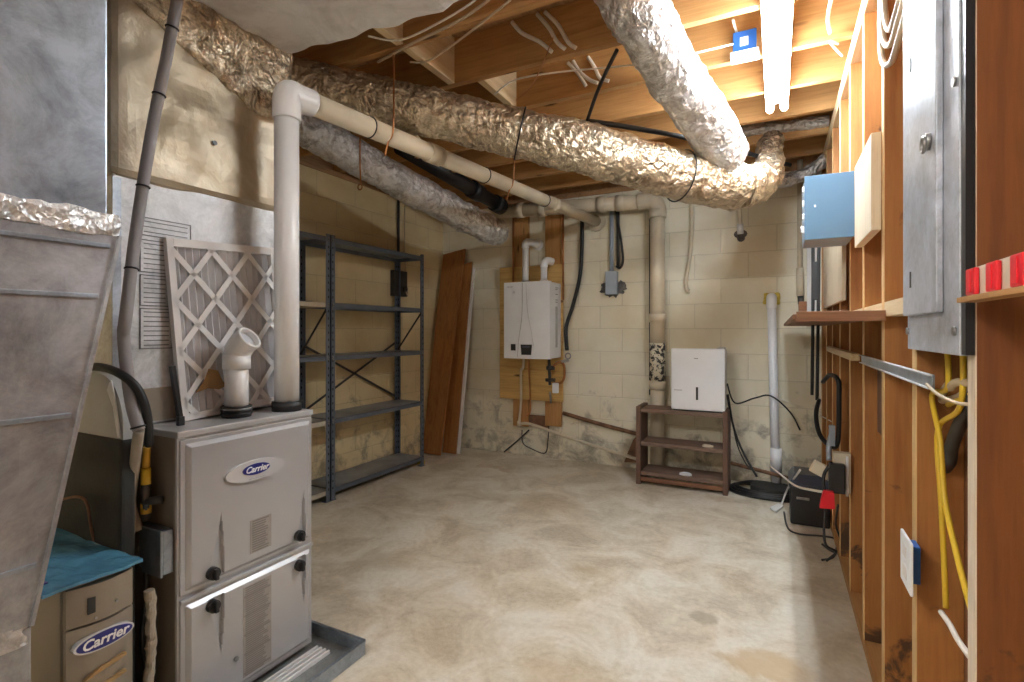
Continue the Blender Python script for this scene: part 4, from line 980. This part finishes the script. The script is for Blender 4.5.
# outlet gang on far studs
og = thing('outlet_box', 'open grey outlet box with black charger plugged in on the far studs', 'electrical box', (.27, 2.9, .6))
OY = 2.70
p = P(836, 462, Y=OY); q = P(850, 494, Y=OY)
mb = MB(); mb.box((p.x-.01, OY, q.z), (XR-.001, OY+.05, p.z+.04), .004); mb.build('box', 'cream_box', og)
mb = MB(); mb.box((p.x-.03, OY-.045, q.z+.005), (p.x+.032, OY-.001, p.z-.002), .006); mb.build('charger', 'black', og)
mb = MB(); mb.box((p.x+.036, OY-.012, q.z-.01), (p.x+.046, OY, p.z+.03), .002); mb.build('cover_edge', 'white', og)
p = P(822, 470, Y=2.72)
mm = Matrix.Translation(p) @ Matrix.Rotation(math.radians(26), 4, 'Y')
mb = MB(); mb.box((-.045, -.02, -.028), (.045, .012, .028), .006, 0, mm); tag(mb.build('adapter', 'cream_box'), 'tilted cream power adapter hanging above the black battery box', 'adapter')
rc = thing('red_clip', 'red plug cap hanging on a black cord in front of the black box', 'plug', P(826,500,Y=2.62))
p = P(827, 492, Y=2.62); q = P(826, 509, Y=2.62)
mb = MB(); mb.prism([(p.x-.028, p.y, q.z), (p.x+.030, p.y, q.z+.004), (p.x+.026, p.y, p.z), (p.x-.012, p.y, p.z+.006), (p.x-.022, p.y, (p.z+q.z)/2)], (0,.03,0)); mb.build('cap', 'red', rc)
mb = MB(); mb.tube([(p.x-.01, p.y+.015, p.z), P(824,475,Y=2.66), P(832,462,Y=2.68)], .007, 8); mb.build('cord', 'rubber', rc)
mb = MB(); mb.tube([(p.x-.005, p.y+.015, q.z), P(824,530,Y=2.60), P(826,545,Y=2.58), P(836,552,Y=2.60), P(826,561,Y=2.58)], .005, 8); mb.build('tail', 'rubber', rc)
mb = MB(); mb.tube([P(770,466,Y=4.2), P(785,478,Y=3.9), P(796,486,Y=3.3), P(812,490,Y=2.8), P(832,493,Y=2.68)], .006, 8); tag(mb.build('white_lead', 'white_wire'), 'white cord running from the standpipe over the black box to the studs', 'cable')
mb = MB(); mb.tube([P(800,470,Y=3.3), P(788,488,Z=.12), P(782,503,Z=.01), P(778,510,Z=.008)], .006, 8); mb.prism([P(770,509,Z=.004), P(778,505,Z=.004), P(784,507,Z=.004), P(776,513,Z=.004)], (0,0,.012)); tag(mb.build('grey_plug_lead', 'card'), 'short pale lead with flat plug on the floor left of the black box', 'cable')
mb = MB(); mb.tube([P(784,512,Z=.006), P(788,528,Z=.006), P(800,534,Z=.006), P(822,536,Z=.006), P(836,540,Z=.006), P(834,556,Z=.006), P(822,560,Z=.006)], .0055, 8); tag(mb.build('floor_cable', 'iron'), 'brown cable looping on the floor in front of the black box', 'cable')
mb = MB(); mb.tube([P(822,544,Z=.02), P(834,552,Z=.006), P(842,545,Z=.04), P(836,525,Z=.15), P(838,505,Z=.3)], .0055, 8); tag(mb.build('floor_cable', 'iron'), 'dark cable rising from the floor tangle up beside the stud wall', 'cable')

# ================================================================== RIGHT WALL ITEMS
bx_ = thing('blue_box', 'blue-grey metal cabinet box projecting from the stud wall', 'electrical box', (.2, 2.7, 1.596))
mb = MB(); mb.box((.108, 2.585, 1.598), (.2885, 2.865, 1.868), .004); mb.build('cabinet', 'steel_box', bx_)
mb = MB(); mb.box((.106, 2.578, 1.595), (.2885, 2.5845, 1.870), .002); mb.build('front_cover', 'blue_panel', bx_)
mb = MB(); 
for z in (1.64, 1.70, 1.76, 1.82): mb.box((.098, 2.60, z-.012), (.1075, 2.62, z+.012), .003)
mb.build('side_knockouts', 'card', bx_)
mb = MB(); mb.cyl((.095, 2.66, 1.655), (.1075, 2.66, 1.655), .014); mb.build('connector', 'white', bx_)
p = P(815, 206, Y=2.578); mb = MB(); mb.disc((p.x, 2.5765, p.z), (0,-1,0), .004, .006, .001); mb.build('paint_chip', 'white', bx_)
mb = MB(); mb.box((.262, 1.955, 1.515), (.2885, 2.34, 1.82), .002); tag(mb.build('backer_board', 'pale_z'), 'pale plywood board fixed to the studs between the blue box and grey panel', 'board')
mb = MB(); mb.box((.2705, 2.87, 1.345), (.2885, 3.95, 1.93), .002); tag(mb.build('backer_board', 'pale_z'), 'large light plywood sheet on the far studs below and beyond the blue box', 'board')
sh = thing('wall_shelf', 'brown wooden plank shelf sticking out from the stud wall', 'shelf', (.17, 2.4, 1.235))
mb = MB(); mb.box((.045, 1.90, 1.236), (.2885, 4.40, 1.254), .002); mb.build('plank', 'brown_wood', sh)
mb = MB(); mb.box((.055, 1.878, 1.230), (.2885, 1.8995, 1.262), .002); mb.build('front_lip', 'brown_wood', sh)
mb = MB(); mb.box((.062, 1.905, 1.2545), (.085, 1.935, 1.295), .002); mb.build('end_block', 'brown_wood', sh)
mb = MB(); mb.box((.258, 2.42, 1.082), (.2885, 3.55, 1.112), .005); tag(mb.build('wood_cleat', 'pale_y'), 'round-edged wooden cleat along the far studs below the plank shelf', 'rail')
ch = thing('metal_channel', 'shiny metal channel strip fixed across the studs below the grey panel', 'rail', (.27, 1.85, 1.08))
mb = MB(); mb.box((.283, 1.34, 1.080), (.2885, 2.34, 1.110), .001); mb.build('strip', 'galv', ch)
mb = MB(); mb.box((.276, 1.34, 1.080), (.283, 2.34, 1.083)); mb.box((.276, 1.34, 1.107), (.283, 2.34, 1.110)); mb.build('flanges', 'silver_light', ch)
mb = MB(); mb.tube([(.275, 1.34, 1.09), (.278, 1.27, 1.077), (.285, 1.18, 1.072), (.30, 1.145, 1.075)], .0032, 8); mb.build('tail_wire', 'tan_wire', ch)
# electrical panel
ep = thing('electrical_panel', 'tall grey breaker panel with hinged door recessed between the near studs', 'electrical panel', (.28, 1.3, 1.16))
mb = MB(); mb.box((.293, 1.146, 1.18), (.375, 1.512, 2.30), .002); mb.build('back_box', 'galv_dark', ep)
mb = MB(); mb.box((.2745, 1.127, 1.158), (.2895, 1.513, 2.33), .002); mb.build('cover', 'panel_grey', ep)
mb = MB(); mb.box((.262, 1.215, 1.235), (.2740, 1.495, 2.25), .003); dr_ = mb.build('door', 'panel_grey', ep)
mb = MB(); mb.box((.2605, 1.41, 1.295), (.2620, 1.42, 1.33)); mb.box((.2605, 1.41, 1.77), (.2620, 1.42, 1.80)); mb.build('hinge', 'iron', dr_)
mb = MB(); mb.cyl((.262, 1.255, 1.565), (.254, 1.255, 1.565), .016); mb.ring((.252, 1.255, 1.56), (1,0,0), .014, .0035); mb.build('lock_ring', 'steel', dr_)
for (y, z) in ((1.145, 1.20), (1.145, 1.63), (1.503, 1.20), (1.503, 1.63)):
    mb = MB(); mb.cyl((.2745, y, z), (.270, y, z), .008, 12); mb.build('screw', 'steel', ep)
mb = MB(); mb.box((.2775, 1.104, 1.16), (.2895, 1.1265, 2.33)); mb.build('side_flange', 'black', ep)  # black strip along the near edge of the cover
# cables from panel
for i, (pts, mt, nm, lb_) in enumerate((
  ([(.33,1.33,1.18), (.328,1.335,1.05), P(938,430,X=.325), P(941,500,X=.325), P(944,560,X=.325), P(946,608,X=.325)], 'yellow_wire', 'yellow_cable', 'yellow cable dropping from the grey panel, ending at the floor-side stud hole'),
  ([(.325,1.42,1.18), (.325,1.41,1.08), P(932,395,X=.318), P(940,440,X=.318), P(945,500,X=.318), P(958,560,X=.318), P(972,612,X=.318)], 'yellow_wire', 'yellow_cable', 'yellow cable curving right behind the nearest stud below the grey panel'),
  ([(.34,1.27,1.18), (.34,1.26,1.10), P(948,405,X=.335)], 'yellow_wire', 'yellow_cable', 'short yellow cable hanging straight under the grey panel'),
  ([(.345,1.36,1.18), (.345,1.36,1.08), P(940,400,X=.338), P(948,385,X=.338)], 'tan_wire', 'beige_cable', 'beige cable bending under the middle of the grey panel'),
  ([(.335,1.20,1.18), (.335,1.19,1.11), P(958,382,X=.33), P(950,388,X=.33)], 'tan_wire', 'beige_cable', 'thick beige cable curving under the right corner of the grey panel'),
  ([P(941,612,X=.32), P(950,625,X=.32), P(958,640,X=.32), P(970,657,X=.32)], 'white_wire', 'white_cable', 'white cable slanting low beside the nearest stud'))):
    mb = MB(); mb.tube(pts, .0055 if mt != 'tan_wire' else .008, 10); tag(mb.build(nm, mt), lb_, 'cable')
mb = MB(); mb.tube([P(975,395,X=.345), P(962,420,X=.345), P(952,445,X=.345), P(950,460,X=.345), P(945,468,X=.345)], .013, 12); tag(mb.build('black_pipe', 'iron'), 'bent black pipe in the stud bay under the grey breaker panel', 'pipe')
# romex coil at the top left of panel
rc2 = thing('cable_coil', 'beige cable loops hanging in the stud bay at top left of the panel', 'cable', (.32, 1.6, 2.0))
for k, (dy, dz) in enumerate(((0,0), (.02,.05), (.05,.09))):
    mb = MB(); mb.tube([(.281,1.885-dy,2.38), (.275,1.875-dy,2.10+dz), (.272,1.82-dy,1.98+dz), (.272,1.70,1.92+dz), (.272,1.60,1.93+dz), (.281,1.525,1.99+dz)], .008, 10); mb.build('loop', 'tan_wire', rc2)
# dark patch board in bay
mb = MB(); mb.box((.33, 1.965, .83), (.345, 2.32, 1.07), .002); tag(mb.build('dark_board', 'dark_wood'), 'dark stained board set in the stud bay under the metal channel', 'board')
# outlet plate on stud
wo = thing('outlet_plate', 'white outlet plate with blue box on the stud low on the right wall', 'outlet', (.285, 1.48, .61))
mb = MB(); mb.box((.263, 1.425, .61), (.269, 1.53, .728), .003); mb.build('plate', 'white', wo)
mb = MB(); mb.box((.2692, 1.462, .625), (.2895, 1.512, .71), .003); mb.build('box', 'box_blue', wo)
for z in (.645, .693):
    mb = MB(); mb.box((.2618, 1.46, z-.014), (.263, 1.50, z+.014), .0005); mb.build('socket', 'card', wo)
# clamp rack
cr = thing('tool_rack', 'pale tool strip with red clips fixed across the nearest stud', 'tool rack', (.27, .95, 1.25))
mb = MB(); mb.box((.276, .62, 1.255), (.2895, 1.088, 1.300), .002); mb.build('strip', 'cream_box', cr)
mb = MB(); mb.box((.262, .62, 1.246), (.2895, 1.088, 1.2545), .001); mb.build('lip', 'pine_y', cr)
for y in (1.046, .958, .870, .782, .694):
    mb = MB(); mb.box((.268, y-.018, 1.256), (.2755, y+.022, 1.298), .003); mb.box((.2662, y-.006, 1.260), (.2685, y+.012, 1.294), .001); mb.build('clip', 'red', cr)
# black straps + loop by far studs
mb = MB()
mb.tube([P(813,240,Y=3.6), P(813,300,Y=3.6), P(812,395,Y=3.6)], .009, 8); mb.tube([P(819,240,Y=3.6), P(818,330,Y=3.6), P(817,400,Y=3.6)], .009, 8)
mb.box(P(812,262,Y=3.6)+Vector((0,-.01,0)), P(818,300,Y=3.6)+Vector((0,.01,0)), .004)
tag(mb.build('black_straps', 'rubber'), 'pair of black straps hanging in the far right corner', 'strap')
mb = MB(); mb.tube([P(819,400,Y=3.3), P(816,415,Y=3.2), P(820,435,Y=3.1), P(832,447,Y=3.0), P(838,440,Y=3.0), P(839,400,Y=3.0), P(838,380,Y=3.0), P(830,375,Y=3.1), P(823,382,Y=3.2)], .011, 10); tag(mb.build('cable_loop', 'rubber'), 'loop of thick black cable hung on the far studs above the black box', 'cable')
mb = MB(); mb.tube([P(829,460,Y=2.95), P(829,445,Y=2.98), P(833,430,Y=2.98)], .012, 8); mb.box(P(829,425,Y=2.98)+Vector((0,-.015,0)), P(835,446,Y=2.98)+Vector((0,.015,0)), .004); tag(mb.build('plug_block', 'steel_box'), 'small blue-grey plug block hanging inside the black cable loop', 'plug')

# ================================================================== CEILING ITEMS
bj = thing('blue_ceiling_box', 'blue electrical box with white ledge nailed to a ceiling joist by the light', 'electrical box', P(746,50,Y=2.6))
JYn = 2.68-.038
a = P(733, 57, Y=JYn-.04); c = P(759, 33, Y=JYn-.04)
mb = MB(); mb.box((a.x, JYn-.05, ZC+.005), (c.x-.01, JYn-.001, ZC+.105), .003); mb.build('box', 'box_blue', bj)
mb = MB(); mb.box((a.x-.01, JYn-.075, ZC-.02), (c.x, JYn-.001, ZC+.004), .002); mb.build('ledge', 'white', bj)
mb = MB(); mb.box((a.x+.03, JYn-.052, ZC+.035), (a.x+.065, JYn-.05, ZC+.075)); mb.build('label', 'card', bj)
def wire(pts, mat, label, r=.0045):
    mb = MB(); mb.tube(pts, r, 8); return tag(mb.build('cable' if False else 'ceiling_wire', mat), label, 'cable')
J = lambda k: 1.86+.41*k-.038     # near face of the joist k
def fz(x, y, k, off=.006): return P(x, y, Y=J(k)-off)
for (pts, k, nm) in (([(512,22),(522,33),(540,42),(552,52)], 1, 'leftmost of the three white wire tails on the upper joist face'),
                     ([(537,14),(549,28),(557,42),(565,49)], 1, 'middle white wire tail of the three on the upper joist face'),
                     ([(545,12),(558,25),(568,42),(576,48)], 1, 'rightmost white wire tail of the three on the upper joist face'),
                     ([(568,63),(577,72),(586,86)], 2, 'left white wire tail of the lower three on the joist faces'),
                     ([(573,61),(580,72),(590,80),(598,83)], 2, 'crossing white wire tail of the lower three on the joist faces'),
                     ([(588,57),(595,68),(600,78),(609,81)], 2, 'right white wire tail of the lower three on the joist faces')):
    wire([fz(x, y, k) for x, y in pts], 'white_wire', nm, .0095)
wire([P(495,94,Z=ZC-.006), P(515,80,Z=ZC-.006), P(560,72,Z=ZC-.006), P(650,63,Z=ZC-.006), P(700,52,Z=ZC-.012), P(733,44,Z=ZC+.03)], 'white_wire', 'long white cable under the joists running to the blue box')
wire([P(733,20,Z=ZC+.12), P(736,30,Y=JYn-.03), P(738,36,Y=JYn-.03)], 'white_wire', 'short white cable dropping into the top of the blue box', .006)
wire([P(368,36,Z=ZC-.01), P(400,40,Z=ZC-.02), P(440,22,Z=ZC-.02), P(475,0,Z=ZC-.01), P(490,-20,Z=ZC-.01)], 'white_wire', 'upper pale cable arching under the near joists beside the trunk duct')
wire([P(378,62,Z=ZC-.01), P(415,42,Z=ZC-.02), P(460,20,Z=ZC-.02), P(495,-5,Z=ZC-.01)], 'tan_wire', 'lower beige cable slanting under the near joists beside the trunk duct', .006)
wire([P(410,62,Z=ZC-.01), P(430,60,Z=ZC-.02), P(470,32,Z=ZC-.02), P(510,0,Z=ZC-.01)], 'tan_wire', 'third beige cable curving under the near joists past the trimmer', .005)
wire([P(553,38,Z=ZC-.006), P(540,70,Z=ZC-.008), P(530,88,Z=ZC-.008), P(516,100,Z=ZC-.02)], 'copper', 'thin brown wire hanging down in front of the joists', .003)
wire([P(832,-5,Z=ZC-.004), P(828,18,Z=ZC-.006), P(830,33,Z=ZC-.006)], 'white_wire', 'white cable end hanging by the joists at top right near the stud wall', .007)
wire([P(838,44,Z=ZC-.01), P(830,42,Z=ZC-.01), P(842,56,Z=ZC-.02)], 'white_wire', 'small white wire twist where the joist meets the stud wall', .005)
mb = MB(); mb.tube([P(617,50,Y=2.2), P(606,72,Y=2.3), P(596,95,Y=2.4), P(587,121,Y=2.45)], .009, 10); mb.tube([P(587,121,Y=2.45), P(640,129,Y=2.7), P(700,141,Y=3.0), P(790,165,Y=3.9)], .013, 10); tag(mb.build('black_conduit', 'rubber'), 'black flexible conduit running above the diagonal foil duct to the far joists', 'cable')
mb = MB(); mb.tube([P(360,130,Y=2.05), P(360,165,Y=2.05), P(361,184,Y=2.05)], .004, 8); mb.ring(P(360,187,Y=2.05), (0,1,0), .014, .004); mb.tube([P(360,130,Y=2.05), Vector((P(360,130,Y=2.05).x, 2.05, ZC))], .004, 8, spline=False); tag(mb.build('hanging_strap', 'copper'), 'thin rusty hanger strap dangling in front of the left foil duct', 'strap')

# ================================================================== CAMERA
cam = bpy.data.cameras.new('camera'); co = bpy.data.objects.new('camera', cam); COL.objects.link(co)
co.location = (0, 0, EYE); co.rotation_euler = (PI/2, 0, TH)
cam.sensor_width = 36; cam.lens = F/1024*36; cam.shift_y = -10/1024; cam.clip_start = .02
scene.camera = co
w = bpy.data.worlds.new('world'); scene.world = w; w.use_nodes = True
w.node_tree.nodes['Background'].inputs['Color'].default_value = (.9, .8, .7, 1); w.node_tree.nodes['Background'].inputs['Strength'].default_value = .1
vs = scene.view_settings; vs.view_transform = 'Standard'; vs.look = 'None'; vs.gamma = 1; vs.use_curve_mapping = False; vs.exposure = 1.72
